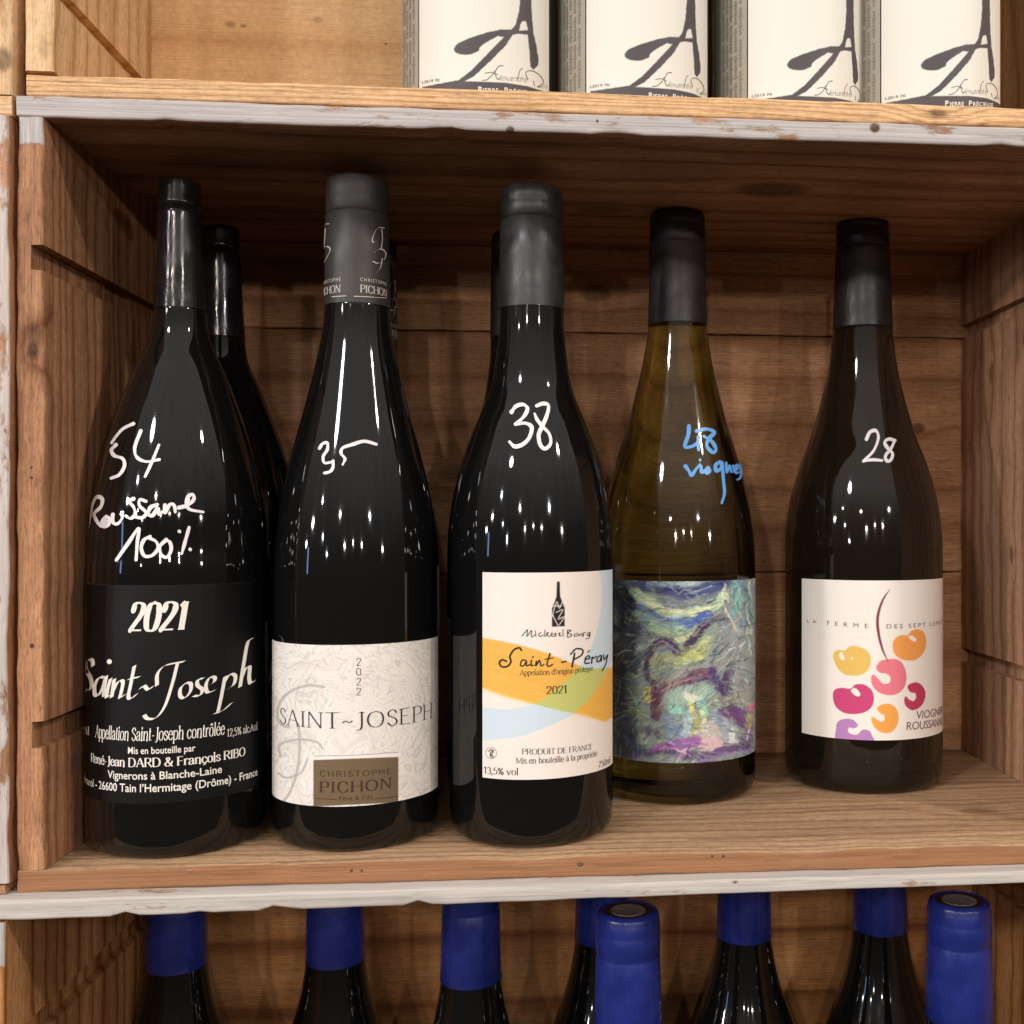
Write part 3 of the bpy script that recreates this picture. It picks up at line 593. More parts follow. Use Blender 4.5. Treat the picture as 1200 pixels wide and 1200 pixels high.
def glyph(ch):
    if ch in ACC:
        b_, extra = ACC[ch]; g = GL[b_] + ';' + extra
    else: g = GL.get(ch, GL[' '])
    p = g.split(';'); adv = float(p[0]); st = []
    for s in p[1:]:
        sm = s.startswith('~'); pts = [tuple(map(float, q.split(','))) for q in s.lstrip('~').split()]
        st.append((sm, pts))
    return adv, st
def serif_text(text, thick=.95, thin=.28, serif=True, slant=0.0, track=0.0):
    """-> list of (V,F) in glyph units, total advance"""
    out = []; x = 0
    for ch in text:
        adv, st = glyph(ch)
        ends = [p for sm, q in st for p in (q[0], q[-1])]
        for sm, q in st:
            P = catmull(q, 7) if sm else np.stack([np.linspace(q[0][k], q[-1][k], 4) for k in (0, 1)], 1)
            d = np.gradient(P, axis=0); an = np.abs(d[:, 1]) / np.maximum(np.hypot(d[:, 0], d[:, 1]), 1e-9)
            w = (thin + (thick - thin) * an ** 1.6) / 2
            if not sm and ch in 'AVNMvxy&' and (q[0][1] - q[-1][1]) * (q[0][0] - q[-1][0]) > 0 : w = w * .5
            if not sm and ch in 'NM' and q[0][0] == q[-1][0]: w = w * .55
            V, F = ribbon(P, w, capped=(sm or ch in "i.,'j"))
            out.append((V + [x, 0], F))
            if serif and ch.isalnum():
                for e, o in ((0, 1), (-1, -2)):
                    p, r = np.array(P[e]), np.array(P[o])
                    if abs(p[1] - r[1]) < abs(p[0] - r[0]) * 1.2: continue
                    if min(abs(p[1] - k) for k in (0, 5, 7, 7.6, -2.2)) > .05: continue
                    if sum(1 for k in ends if abs(k[0] - p[0]) + abs(k[1] - p[1]) < .2) > 1 and ch in 'AVNMvx': continue
                    if sm and not (p[1] < .1 or ch in 'UuJj'): continue
                    l, rr = .95, .95
                    if ch.islower() and p[1] >= 5: rr = .2
                    yy = p[1] + (thin / 2 if p[1] <= 0 else -thin / 2)
                    out.append((np.array([(p[0] - l + x, yy - thin / 2), (p[0] + rr + x, yy - thin / 2), (p[0] + rr + x, yy + thin / 2), (p[0] - l + x, yy + thin / 2)]), [(0, 1, 2, 3)]))
        x += adv + track
    for i, (V, F) in enumerate(out):
        V = V.copy(); V[:, 0] += V[:, 1] * slant; out[i] = (V, F)
    return out, x
_fc = {}
def sans_text(text, spacing=1.0, weight=0.0):
    k = (text, spacing, weight)
    if k not in _fc:
        c = bpy.data.curves.new('lettering', 'FONT'); c.body = text; c.size = 1; c.space_character = spacing; c.offset = weight; c.resolution_u = 4
        o = bpy.data.objects.new('lettering', c); COL.objects.link(o)
        dg = bpy.context.evaluated_depsgraph_get(); me = o.evaluated_get(dg).to_mesh()
        V = np.array([v.co[:2] for v in me.vertices]); F = [tuple(p.vertices) for p in me.polygons]
        o.evaluated_get(dg).to_mesh_clear(); bpy.data.objects.remove(o); bpy.data.curves.remove(c)
        V = V / 0.70 * 7.0      # cap height about 0.70 em
        _fc[k] = (V, F)
    V, F = _fc[k]
    return [(V, F)], V[:, 0].max()
def set_text(ink, glyphs, adv, pL, pR=None, cap=10.0, aspect=None, align='l', slant=0.0, dz=0.0, pm=None, tilt=0.0):
    """lay glyphs along the baseline from pixel pL to pixel pR on the label (or naturally spaced when pR is None)"""
    b = ink.b
    a = b.hit([pL])[0]
    sy = cap * (b.zc - b.R * math.cos(a[0])) / FOC / 7.0
    if pR is not None:
        c = b.hit([pR])[0]
        sx = (c[0] - a[0]) / adv; slope = (c[1] - a[1]) / adv; x0 = 0
        if pm is not None:      # level baseline through pm
            mm = b.hit([pm])[0]; slope = tilt / adv; a = np.array([a[0], mm[1] - tilt * (mm[0] - a[0]) / (c[0] - a[0])])
    else:
        r = float(b.rad(a[1])); sx = sy * (aspect or 1) / r; slope = 0; x0 = {'l': 0, 'c': -adv / 2, 'r': -adv}[align]
    for V, F in glyphs:
        V = V.copy(); V[:, 0] += V[:, 1] * slant
        uv = np.stack([a[0] + (V[:, 0] + x0) * sx, a[1] + (V[:, 0] + x0) * slope + V[:, 1] * sy + dz], 1)
        ink.add(uv, F)

# ------------------------------------------------------------------ labels: curved sheets whose printed colours are laid on a fine grid
def label_grid(name, bot, th, z, mat, parent, paint=None, res=.00025, off=.00016, edge_mat=None, rgb=(232, 226, 218), wav=0):
    """sheet of paper from angle th[0] to th[1], heights z[0]..z[1] (each may be a function of the angle)"""
    f0 = z[0] if callable(z[0]) else (lambda t: z[0] + 0 * t); f1 = z[1] if callable(z[1]) else (lambda t: z[1] + 0 * t)
    nu = max(8, int((th[1] - th[0]) * bot.R / res)); nv = max(8, int((f1(np.array([0.]))[0] - f0(np.array([0.]))[0]) / res))
    u = np.linspace(th[0], th[1], nu + 1); k = np.linspace(0, 1, nv + 1)
    U, K = np.meshgrid(u, k); Z = f0(U) * (1 - K) + f1(U) * K
    P = bot.place(U.ravel(), Z.ravel(), off)
    if paint is not None:
        Q = proj(P + np.array([bot.X, bot.Y, bot.zb]))
        C = paint(Q[:, 0], Q[:, 1])
    else: C = np.repeat(lin(rgb)[None], len(P), 0)
    idx = np.arange((nu + 1) * (nv + 1)).reshape(nv + 1, nu + 1)
    F = np.stack([idx[:-1, :-1], idx[:-1, 1:], idx[1:, 1:], idx[1:, :-1]], -1).reshape(-1, 4)
    # cut edge of the paper
    ring = np.concatenate([idx[0, :], idx[1:, -1], idx[-1, -2::-1], idx[-2:0:-1, 0]])
    inner = bot.place(U.ravel()[ring], Z.ravel()[ring], -.00005)
    n0 = len(P); m = len(ring); j = np.arange(m)
    F2 = np.stack([ring, n0 + j, n0 + (j + 1) % m, np.roll(ring, -1)], -1)
    V = np.concatenate([P, inner]); C = np.concatenate([C, C[ring]])
    mats = [mat] + ([edge_mat] if edge_mat else [])
    ids = np.concatenate([np.zeros(len(F), int), np.full(m, 1 if edge_mat else 0)])
    return mesh_obj(name, V, np.concatenate([F, F2]), mats, parent, mat_ids=ids, colors=C, sharp=60)
# painter in photograph pixels
def seg_dist(x, y, P):
    P = np.asarray(P, float); d = np.full(x.shape, 1e9); tt = np.zeros(x.shape); n = len(P) - 1
    for i in range(n):
        a, b_ = P[i], P[i + 1]; v = b_ - a; L2 = max(v @ v, 1e-9)
        t = np.clip(((x - a[0]) * v[0] + (y - a[1]) * v[1]) / L2, 0, 1)
        q = np.hypot(x - a[0] - t * v[0], y - a[1] - t * v[1]); m = q < d
        d = np.where(m, q, d); tt = np.where(m, (i + t) / n, tt)
    return d, tt
def inside(x, y, P):
    P = np.asarray(P, float); r = np.zeros(x.shape, bool); j = len(P) - 1
    for i in range(len(P)):
        xi, yi = P[i]; xj, yj = P[j]
        c = ((yi > y) != (yj > y))
        if yi != yj: r ^= c & (x < (xj - xi) * (y - yi) / (yj - yi) + xi)
        j = i
    return r
class Canvas:
    def __init__(s, x, y, rgb): s.x, s.y = x, y; s.c = np.repeat(lin(rgb)[None], len(x), 0)
    def blend(s, a, rgb): s.c = s.c * (1 - a[:, None]) + lin(rgb)[None] * a[:, None]
    def poly(s, P, rgb, alpha=1, smooth=True, soft=.5, warp=None):
        P = catmull(P, 6, closed=True) if smooth else np.asarray(P, float)
        x, y = (s.x, s.y) if warp is None else warp
        m = (x > P[:, 0].min() - 4) & (x < P[:, 0].max() + 4) & (y > P[:, 1].min() - 4) & (y < P[:, 1].max() + 4)
        if not m.any(): return
        d, _ = seg_dist(x[m], y[m], np.concatenate([P, P[:1]])); sd = np.where(inside(x[m], y[m], P), d, -d)
        a = np.zeros(len(x)); a[m] = np.clip(.5 + sd / (2 * soft), 0, 1) * alpha
        s.blend(a, rgb)
    def line(s, P, w, rgb, alpha=1, soft=.5, taper=False, warp=None, dry=0):
        P = catmull(P, 8)
        x, y = (s.x, s.y) if warp is None else warp
        m = (x > P[:, 0].min() - w - 9) & (x < P[:, 0].max() + w + 9) & (y > P[:, 1].min() - w - 9) & (y < P[:, 1].max() + w + 9)
        if not m.any(): return
        d, t = seg_dist(x[m], y[m], P); ww = w / 2 * (np.sin(np.clip(t, .02, .98) * math.pi) ** .6 if taper else 1)
        q = np.clip(.5 + (ww - d) / (2 * soft), 0, 1) * alpha
        if dry: q = q * np.clip(1.6 - dry * 2 * fbm(x[m] * .5, y[m] * .5, 5), 0, 1)
        a = np.zeros(len(x)); a[m] = q; s.blend(a, rgb)
def Z(ox, oy, k):
    return lambda s: [(ox + float(p.split(',')[0]) / k, oy + float(p.split(',')[1]) / k) for p in s.split()]

# ------------------------------------------------------------------ bottle materials
g_black = glass('black_wine_glass', (.0045, .0045, .0045), 0.0)
g_olive = glass('olive_wine_glass', (.46, .46, .15), 1.0)
g_brown = glass('brown_wine_glass', (.065, .052, .034), 0.9)
m_foil_black = simple('black_foil', (24, 23, 24), .20, noise=.25, nscale=90, rvar=.1, bump=.5, bscale=140, crease=.3)
m_foil_char = simple('charcoal_capsule', (36, 35, 35), .42, noise=.22, nscale=110, rvar=.12, bump=.75, bscale=150, crease=.35)
m_foil_grey = simple('warm_grey_capsule', (47, 44, 42), .50, noise=.12, nscale=90, rvar=.08, bump=.4, bscale=150, crease=.35)
m_foil_plum = simple('plum_black_capsule', (42, 38, 41), .46, noise=.25, nscale=90, rvar=.1, bump=.6, bscale=150, crease=.4)
m_foil_ink = simple('ink_black_capsule', (30, 28, 29), .42, noise=.22, nscale=90, rvar=.1, bump=.6, bscale=150, crease=.4)
m_foil_blue = simple('blue_foil', (31, 43, 116), .24, noise=.18, nscale=90, rvar=.1, bump=.55, bscale=140, crease=.35)
m_paper = printed('printed_paper')
m_satin = printed('satin_printed_label', .34)
m_blackpaper = simple('black_label_paper', (8, 8, 9), .52, spec=.22, noise=.1, nscale=200, bump=.1, bscale=700)
m_edge = simple('paper_cut_edge', (170, 166, 160), .7)
m_white_ink = simple('white_print', (236, 230, 220), .55, noise=.03)
m_black_ink = simple('black_print', (26, 22, 22), .5)
m_brown_ink = simple('dark_brown_print', (52, 36, 24), .5)
m_plum_ink = simple('plum_print', (122, 78, 92), .5)
m_grey_ink = simple('grey_print', (84, 74, 74), .5)
m_faint_ink = simple('faint_grey_print', (128, 122, 110), .5)
m_marker = simple('white_paint_marker', (232, 226, 226), .35, noise=.04, nscale=300)
m_marker_b = simple('blue_paint_marker', (98, 166, 232), .35, noise=.05, nscale=300)
m_gold_ink = simple('silver_print', (196, 188, 176), .4)

def capsule_profile(b, rows, ring=None, thick=.0004):
    """rows (photo row, half width) from the top down; returns (z, r) from the lower edge up"""
    pr = [(b.zrow(y), h / b.k + thick) for y, h in rows][::-1]
    return pr
def bottle_thing(name, b, gm, cap_rows, cap_mat, label, group=None, tilt=0):
    root = empty(name, (b.X, b.Y, b.zb)); tag(root, label, 'bottle', group)
    zr = np.stack([b.z, b.r], 1)
    top = b.zrow(cap_rows[0][0]) - .0012
    zr = zr[zr[:, 0] < top]
    zc_ = b.zrow(cap_rows[-1][0]) + .0015; zr[zr[:, 0] > zc_, 1] -= .0014
    lathe('glass_body', zr, gm, root)
    c = [(b.zrow(y), h / b.k) for y, h in cap_rows][::-1]
    c = [(c[0][0], c[0][1] - .0005)] + c
    # a slightly domed, soft-edged crown
    zt, rt = c[-1]
    c += [(zt + .0003, rt - .0004), (zt + .0005, rt - .0012), (zt + .0006, rt - .005), (zt + .0006, .0005)]
    lathe('capsule', c, cap_mat, root, n=72)
    return root

# the three tall black bottles in front, the olive and the brown one behind them
B1 = Bottle(-.1738, .0480, .0402, [(212, 24), (215, 25), (250, 25.5), (290, 27), (365, 31), (400, 37), (431, 52), (475, 70), (520, 85), (560, 95), (600, 101.5), (640, 103.5), (665, 106), (700, 106)])
B2 = Bottle(-.0917, .0496, .0388, [(214, 36), (250, 37), (300, 37.5), (362, 38.5), (400, 43), (440, 52), (480, 62), (520, 73), (560, 83), (600, 91), (640, 96), (675, 98), (720, 99)])
B3 = Bottle(-.0082, .0496, .0396, [(224, 35), (262, 36), (300, 37), (363, 37.5), (400, 39.5), (450, 47), (475, 55.5), (500, 66), (550, 82.5), (600, 92), (640, 95.5), (660, 97), (700, 97)])
B4 = Bottle(.0719, .1236, .0438, [(254, 31), (290, 32.5), (330, 33), (382, 34), (420, 40), (450, 46.5), (500, 59.5), (550, 75), (600, 86.5), (635, 90.5), (665, 93), (700, 93)])
B5 = Bottle(.1819, .1368, .0450, [(258, 30), (290, 31.5), (340, 33), (385, 35), (440, 42.5), (505, 60), (548, 76), (592, 88), (635, 92.5), (660, 94), (700, 94)])

w1 = bottle_thing('wine_bottle', B1, g_black, [(214.5, 21), (216, 24.6), (222, 25.4), (234, 25.2), (240, 26.4), (243, 26.4), (245.5, 23.8), (248, 26.4), (254, 26.4), (290, 27.6), (330, 29.3), (364, 31.6)], m_foil_black,
                  'black bottle with black label and white script, marked 54 Roussane 100% in marker')
w2 = bottle_thing('wine_bottle', B2, g_black, [(213, 35.2), (215, 36.6), (225, 37.2), (231, 37.3), (233, 36.7), (236, 37.1), (251, 37.1), (253.5, 35.2), (256, 37.5), (300, 38), (361, 39)], m_foil_grey,
                  'black bottle with warm grey capsule and ornamental white label, marked 35 in white marker')
w3 = bottle_thing('wine_bottle', B3, g_black, [(224, 34.2), (226, 35.8), (234, 36.7), (239, 36.8), (241, 36.1), (244, 36.6), (258, 37), (260.5, 34.8), (263, 37.3), (300, 37.6), (364, 38.4)], m_foil_char,
                  'black bottle with white label of yellow and blue brush bands, marked 38')
w4 = bottle_thing('wine_bottle', B4, g_olive, [(253, 30.6), (255, 32), (265, 32.8), (267.5, 31.4), (270, 32.9), (285, 32.9), (287.5, 31.4), (290, 33.1), (340, 33.6), (382, 35)], m_foil_plum,
                  'olive glass bottle with swirling blue and violet painted label, marked 48 in blue')
w5 = bottle_thing('wine_bottle', B5, g_brown, [(257, 29.2), (259, 30.6), (268, 31.2), (270.5, 29.9), (273, 31.4), (290, 31.7), (292.5, 30), (295, 32), (340, 33.6), (386, 35.8)], m_foil_ink,
                  'dark brown bottle with white label of coloured grape shapes, marked 28')

# ---- black label, white script
th = B1.hit([(101, 800), (298, 800)])[:, 0]
ztop = B1.hit([(195, 686)])[0, 1]; zbot = B1.hit([(195, 941)])[0, 1]
l1 = label_grid('label', B1, (-1.5, 1.5), (zbot, ztop), m_blackpaper, w1, edge_mat=m_edge, res=.0008)
ink = Ink(B1, .00030)
z1_ = Z(60, 660, 3.3333)
sq = lambda p: (200 + (p[0] - 200) * (.93 if p[0] < 200 else .98), p[1])
z1 = lambda s: [sq(p) for p in z1_(s)]
vec = np.array([2.25, -1.3])
for s in ("143,402 141,382 128,374 113,388 114,415 133,448 137,482 122,499 106,494", "192,446 168,446 151,478 151,510 165,517 184,484 196,446", "199,440 190,490 190,518 208,506", "217,450 203,498 201,524 218,512",
          "232,452 221,524", "224,506 248,462 268,462 262,500 256,526 276,512", "316,400 299,480 291,520 302,529 326,510", "292,452 336,444", "340,490 356,478 374,494 393,480",
          "410,478 412,432 438,402 478,391 520,384", "494,390 474,468 444,555 408,602 372,607 356,592", "526,468 506,488 505,518 523,526 545,500 546,470 528,466",
          "596,450 575,454 573,476 592,494 583,516 557,518", "612,480 638,464 641,446 621,446 606,476 613,504 642,496", "682,442 668,516 654,580", "640,586 672,576 707,546", "676,470 700,434 722,440 716,474 690,492",
          "792,294 772,308 756,390 741,484", "746,450 764,410 779,406 777,446 783,470 798,458"):
    ink.nib(z1(s), vec)
for p in ("212,384",):
    c = z1(p)[0]; ink.poly([(c[0] + 3.0 * math.cos(a), c[1] + 3.0 * math.sin(a)) for a in np.linspace(0, 6.28, 13)[:-1]])
g, adv = serif_text('2021', 1.75, .42, slant=.20); set_text(ink, g, adv, (150.5, 739.5), (219, 737.5), cap=33)
g, adv = serif_text('Appellation Saint-Joseph contrôlée', 1.05, .32, slant=.10); set_text(ink, g, adv, sq((106, 862)), (262.5, 857.5), cap=14.5, pm=(180, 867.6))
g, adv = serif_text('12,5% alc./vol', .8, .34); set_text(ink, g, adv, (265.5, 863.5), (301, 852), cap=9, pm=(268, 863))
g, adv = serif_text('nl', .9, .34); set_text(ink, g, adv, sq((93, 861)), sq((99, 862.5)), cap=9, pm=(110, 863))
g, adv = sans_text('Mis en bouteille par', weight=.012); set_text(ink, g, adv, (150, 882), (228.8, 880), cap=8, pm=(189, 882.8))
g, adv = serif_text('René-Jean DARD & François RIBO', 1.35, .42); set_text(ink, g, adv, sq((100.5, 892.3)), (287, 882.3), cap=10, pm=(165, 898.6))
g, adv = sans_text('Vignerons à Blanche-Laine', weight=.012); set_text(ink, g, adv, sq((121.5, 911.3)), (259.7, 904.2), cap=9, pm=(185, 913))
g, adv = sans_text('Mercurol - 26600 Tain l’Hermitage (Drôme) - France', weight=.012); set_text(ink, g, adv, (95, 912), (301, 899.5), cap=9, pm=(160, 928))
ink.build('lettering', m_white_ink, l1)
mk = Ink(B1, .00035); z8 = Z(60, 470, 4.0)
for s in ("388,106 340,130 308,165 287,196", "307,205 286,230 300,256 338,270 346,305 322,345 284,362", "422,140 395,215 403,262 448,284 508,274", "506,206 475,282 442,354",
          "172,616 182,560 197,488 218,450 243,460 236,496 206,528 224,572 246,588 262,560", "262,540 243,566 250,588 272,578 276,552 262,540", "292,532 292,566 312,576 334,552 338,520", "388,458 366,470 388,496 396,530 374,550 352,538",
          "446,470 418,462 416,490 446,522 430,546 398,544", "498,486 468,498 456,528 476,536 500,504 506,530 526,516", "534,488 534,524 556,486 576,488 582,520", "598,500 640,488 668,460 662,438 642,448 634,482 650,508 712,520",
          "308,746 362,668 412,596 406,660 400,744", "466,634 436,652 424,690 440,726 476,722 502,688 490,656 452,640", "540,650 512,680 516,718 542,732 562,700 558,664 536,648", "646,592 630,650 612,716"):
    mk.marker(z8(s), 2.0)
for p in ("600,610", "650,694"): mk.stroke(z8(p + ' ' + ','.join(str(float(v) + 2) for v in p.split(','))), 1.9)
mk.build('marker_writing', m_marker, w1)

# ---- ornamental white label
z3 = Z(300, 720, 4.1375)
e = B2.hit(z3("80,100 880,88 100,905 850,875 460,148 390,932"))
thl, thr = e[0, 0], max(e[1, 0], 1.30); zt = e[4, 1]; zb_ = e[5, 1]
def paint2(x, y):
    c = Canvas(x, y, (238, 232, 226))
    X, Y = (x - 300) * 4.1375, (y - 720) * 4.1375
    wx = X + 70 * (fbm(X / 90, Y / 90, 3) - .45); wy = Y + 70 * (fbm(X / 90 + 9, Y / 90, 4) - .45)
    r = np.hypot(wx - 530, wy - 480); an = np.arctan2(wy - 480, wx - 530)
    def engrave(f, w): return np.clip(1.15 - np.abs(np.sin(f)) / w, 0, 1)
    f1 = 9 * fbm(wx / 95, wy / 95, 8, 3) + r / 42 + 1.5 * np.sin(an * 5)
    reg = np.clip((fbm(X / 120, Y / 120, 12) - .36) * 8, 0, 1)
    c.blend(np.clip(np.sin(f1 * 1.0) * .8 + .1, 0, 1) * .30 * reg, (196, 190, 184))
    c.blend(engrave(f1 * 3.1, .42) * .50, (182, 175, 168))
    f2 = 13 * fbm(wx / 60 + 3, wy / 75, 21, 3) + (wx * .5 - wy * .2) / 60
    c.blend(engrave(f2 * 2.6, .38) * .34 * (1 - .5 * reg), (186, 179, 172))
    for rr in (330, 300): c.blend(np.clip(1 - np.abs(np.hypot(X - 520, (Y - 450) * 1.0) - rr) / 5, 0, 1) * .35, (178, 170, 162))
    for s, w in (("330,352 250,345 170,372 118,425 105,490 125,535 160,545", 11), ("205,530 212,640 200,760 165,860 135,905", 11), ("120,690 112,640 150,615 230,607 300,622 322,650", 10), ("108,770 150,792 220,765 250,700", 9)):
        c.line([(300 + float(p.split(',')[0]) / 4.1375, 720 + float(p.split(',')[1]) / 4.1375) for p in s.split()], w / 4.1375 * 1.2, (172, 168, 164), .75)
    box = z3("278,706 690,691 690,912 278,932")
    c.poly(z3("268,684 700,668 700,694 690,694 278,708 268,708"), (240, 234, 228), smooth=False)
    c.poly(box, (112, 92, 68), smooth=False)
    c.line(z3("283,687 486,682 690,668"), .55, (70, 50, 36))
    return c.c
l2 = label_grid('label', B2, (thl, thr), (zb_, zt), m_paper, w2, paint2)
ink = Ink(B2, .00030)
for i, ch in enumerate('2022'):
    g, adv = serif_text(ch, .5, .42, serif=False); y = 779.8 + i * 11.6
    set_text(ink, g, adv, (417, y), (423.6, y), cap=8.6)
g, adv = serif_text('SAINT~JOSEPH', .62, .22, track=.35); set_text(ink, g, adv, (328.5, 847), (506.3, 840.5), cap=18)
ink.build('lettering', m_black_ink, l2)
ink = Ink(B2, .00032)
g, adv = serif_text('CHRISTOPHE', .62, .5, serif=False, track=1.6); set_text(ink, g, adv, (375, 909.3), (460.5, 906), cap=6.6)
g, adv = serif_text('PICHON', .85, .3, track=.8); set_text(ink, g, adv, (374.5, 928.2), (460.5, 922.6), cap=12.6)
g, adv = serif_text('Père & Fils', .7, .5, serif=False, track=.9); set_text(ink, g, adv, (397, 937.8), (437, 935.8), cap=4.6)
ink.stroke(z3("285,890 390,896"), .32, False); ink.stroke(z3("578,893 688,881"), .32, False)
ink.build('lettering', m_brown_ink, l2)
# print on the grey capsule
cap2 = [o for o in w2.children if o.name.startswith('capsule')][0]
ci = Ink(B2, .0006); zc5 = Z(280, 200, 4.2857)
for s in ("727,288 692,290 668,338 672,362 690,350", "712,292 716,340 710,392", "672,412 706,394 732,414 724,448 694,466 668,456", "716,440 706,488 684,514",
          "460,268 438,272 428,300", "440,290 436,360 428,420", "428,386 452,382 464,400 446,440 428,470"):
    ci.nib(zc5(s), (.55, -.45))
g, adv = sans_text('CHRISTOPHE', 1.35); set_text(ci, g, adv, (421.9, 329.7), cap=4.4, aspect=.80)
g, adv = serif_text('PICHON', 1.15, .4); set_text(ci, g, adv, (421.9, 342.8), cap=9.2, aspect=.85)
g, adv = sans_text('CHRISTOPHE', 1.35); set_text(ci, g, adv, (400, 329.7), cap=4.4, aspect=.80, align='r')
g, adv = serif_text('PICHON', 1.15, .4); set_text(ci, g, adv, (400, 342.8), cap=9.2, aspect=.85, align='r')
ci.stroke(zc5("472,634 540,630"), .45, False); ci.stroke(zc5("580,632 670,636"), .45, False); ci.stroke(zc5("672,637 735,640"), .3, False)
ci.build('lettering', m_gold_ink, cap2)
mk = Ink(B2, .00035); z5 = Z(300, 460, 4.617)
for s in ("346,302 364,276 388,274 388,308 366,346 372,380 402,378", "418,372 418,404 402,428 372,436", "650,280 585,264 520,282 470,300 462,330 482,358 470,390"):
    mk.marker(z5(s), 1.75)
mk.build('marker_writing', m_marker, w2)

# ---- white label with brush bands
zq = Z(540, 650, 3.43)
e = B3.hit(zq("88,68 605,60 80,890 605,850 330,72 320,903"))
def paint3(x, y):
    c = Canvas(x, y, (240, 228, 220))
    wy = y + 1.5 * (fbm(x * .25, y * .9, 3) - .45); wx = x + 2.2 * (fbm(x * .3, y * .35, 6) - .45)
    yel = zq("70,332 150,345 250,366 350,396 430,430 520,460 640,452 640,650 600,658 575,672 500,645 400,628 300,602 200,575 130,552 70,528")
    c.poly(yel, (236, 176, 74), smooth=False, soft=.7, warp=(wx, wy))
    c.line(zq("85,535 200,572 330,608 480,640 590,668"), 6, (240, 196, 60), .55, soft=2, warp=(wx, wy), dry=.9)
    st = fbm(x * .05 - y * .02, y * .9 - x * .25, 9); m = np.zeros(len(x)); 
    ins = inside(wx, wy, yel); c.blend(np.where(ins, np.clip(st * 2.4 - .9, 0, 1) * .30, 0), (246, 206, 128))
    blue = zq("560,40 566,120 562,220 545,310 510,400 440,490 340,575 270,606 180,622 60,622 60,738 170,740 260,725 350,690 450,640 540,552 590,462 625,360 640,200 640,40")
    blue = catmull(blue, 5, closed=True)
    ib = inside(wx * .3 + x * .7, y, blue)
    c.blend(np.where(ib & ~ins, .92, 0), (202, 220, 232)); c.blend(np.where(ib & ins, .80, 0), (184, 202, 122))
    # little bottle mark and round sign
    c.poly(zq("386,108 398,108 400,168 418,215 418,288 366,290 366,217 384,170"), (24, 20, 20), smooth=False)
    for s in ("367,250 385,190 396,215 412,180", "384,232 410,222 392,258 416,250 396,282", "368,240 392,288", "372,206 404,206"): c.line(zq(s), .75, (240, 230, 224))
    X, Y = zq("122,798")[0]; q = np.hypot(x - X, y - Y); c.blend(np.clip(1 - np.abs(q - 6.4) / .6, 0, 1), (50, 44, 44))
    for s in ("112,790 124,784 128,798 118,808 126,816", "132,786 118,800 132,812"): c.line(zq(s), 1.3, (40, 36, 36))
    return c.c
l3 = label_grid('label', B3, (e[0, 0], max(e[1, 0], 1.36)), (e[5, 1], e[4, 1]), m_paper, w3, paint3)
ink = Ink(B3, .00030)
# signature and appellation in brush script
for s, w in (("245,328 258,312 268,302 266,328 284,304 284,330 298,322", .45), ("300,306 302,328", .4), ("322,312 312,320 318,328 332,322", .4), ("338,302 338,328 352,312 344,318 356,328 366,312", .4), ("372,316 364,324 374,328 380,314 382,328", .4), ("390,318 398,314 394,326 404,324", .4), ("410,300 410,328", .4),
             ("428,302 428,330 446,322 430,314 442,304 428,302", .45), ("460,316 454,326 466,326 466,314", .4), ("474,316 474,326 486,316 486,328", .4), ("492,328 492,314 500,312", .4), ("516,312 506,318 512,326 518,310 514,334 500,338", .4)):
    ink.stroke(zq(s), w)
for s, w in (("244,384 236,374 214,382 198,408 202,430 188,448 166,450 156,434 168,422 184,428", 1.05), ("262,424 246,424 240,444 252,446 264,428 264,446 276,442", .75), ("284,424 282,444 292,444", .8), ("300,446 304,426 302,446 316,424 322,446 334,440", .75), ("358,396 346,440 356,448 368,440", .8), ("338,420 370,414", .6),
             ("404,432 422,428", .8), ("456,396 446,450", 1.0), ("440,400 462,378 488,382 484,402 456,420", .85), ("500,420 516,416 512,406 500,414 498,436 516,434", .75), ("524,436 526,412 532,416 542,408", .75), ("562,404 548,412 546,430 558,424 564,406 562,428", .75), ("572,402 574,422 586,404", .6), ("588,402 580,440 566,466", .65)):
    ink.stroke(zq(s), w)
ink.stroke(zq("508,392 516,384"), .6, False)
ink.poly(zq("286,410 292,406 293,413 287,415"))
g, adv = serif_text("Appelation d'origine protégée", .75, .34); set_text(ink, g, adv, (609, 791.2), (694.5, 785.7), cap=6.2)
g, adv = serif_text('2021', .9, .3); set_text(ink, g, adv, (639.8, 813.2), (664.8, 811.8), cap=9.2)
ink.build('lettering', m_black_ink, l3); ink = Ink(B3, .00030)
g, adv = serif_text('PRODUIT DE FRANCE', .85, .3); set_text(ink, g, adv, (611.6, 883.8), (693.8, 877.6), cap=6.5)
g, adv = serif_text('Mis en bouteille à la propriété', .85, .34); set_text(ink, g, adv, (604.6, 894.3), (699.2, 885.6), cap=6.5)
g, adv = serif_text('13,5% vol', .85, .3); set_text(ink, g, adv, (567.4, 906), (608, 908.2), cap=7.8)
g, adv = serif_text('750ml', .7, .34); set_text(ink, g, adv, (700.3, 900), (714.6, 893.5), cap=7.5)
ink.build('small_print', m_black_ink, l3)
mk = Ink(B3, .00035); zr_ = Z(520, 450, 5.218)
for s in ("416,172 444,136 488,126 512,152 490,200 440,246", "440,246 500,240 538,266 522,330 482,370 436,382 404,354", "568,134 606,120 638,132 630,190 600,262 580,312 590,372 620,396 652,362 644,306 606,262 572,220 556,182"):
    mk.marker(zr_(s), 2.2)
mk.build('marker_writing', m_marker, w3)

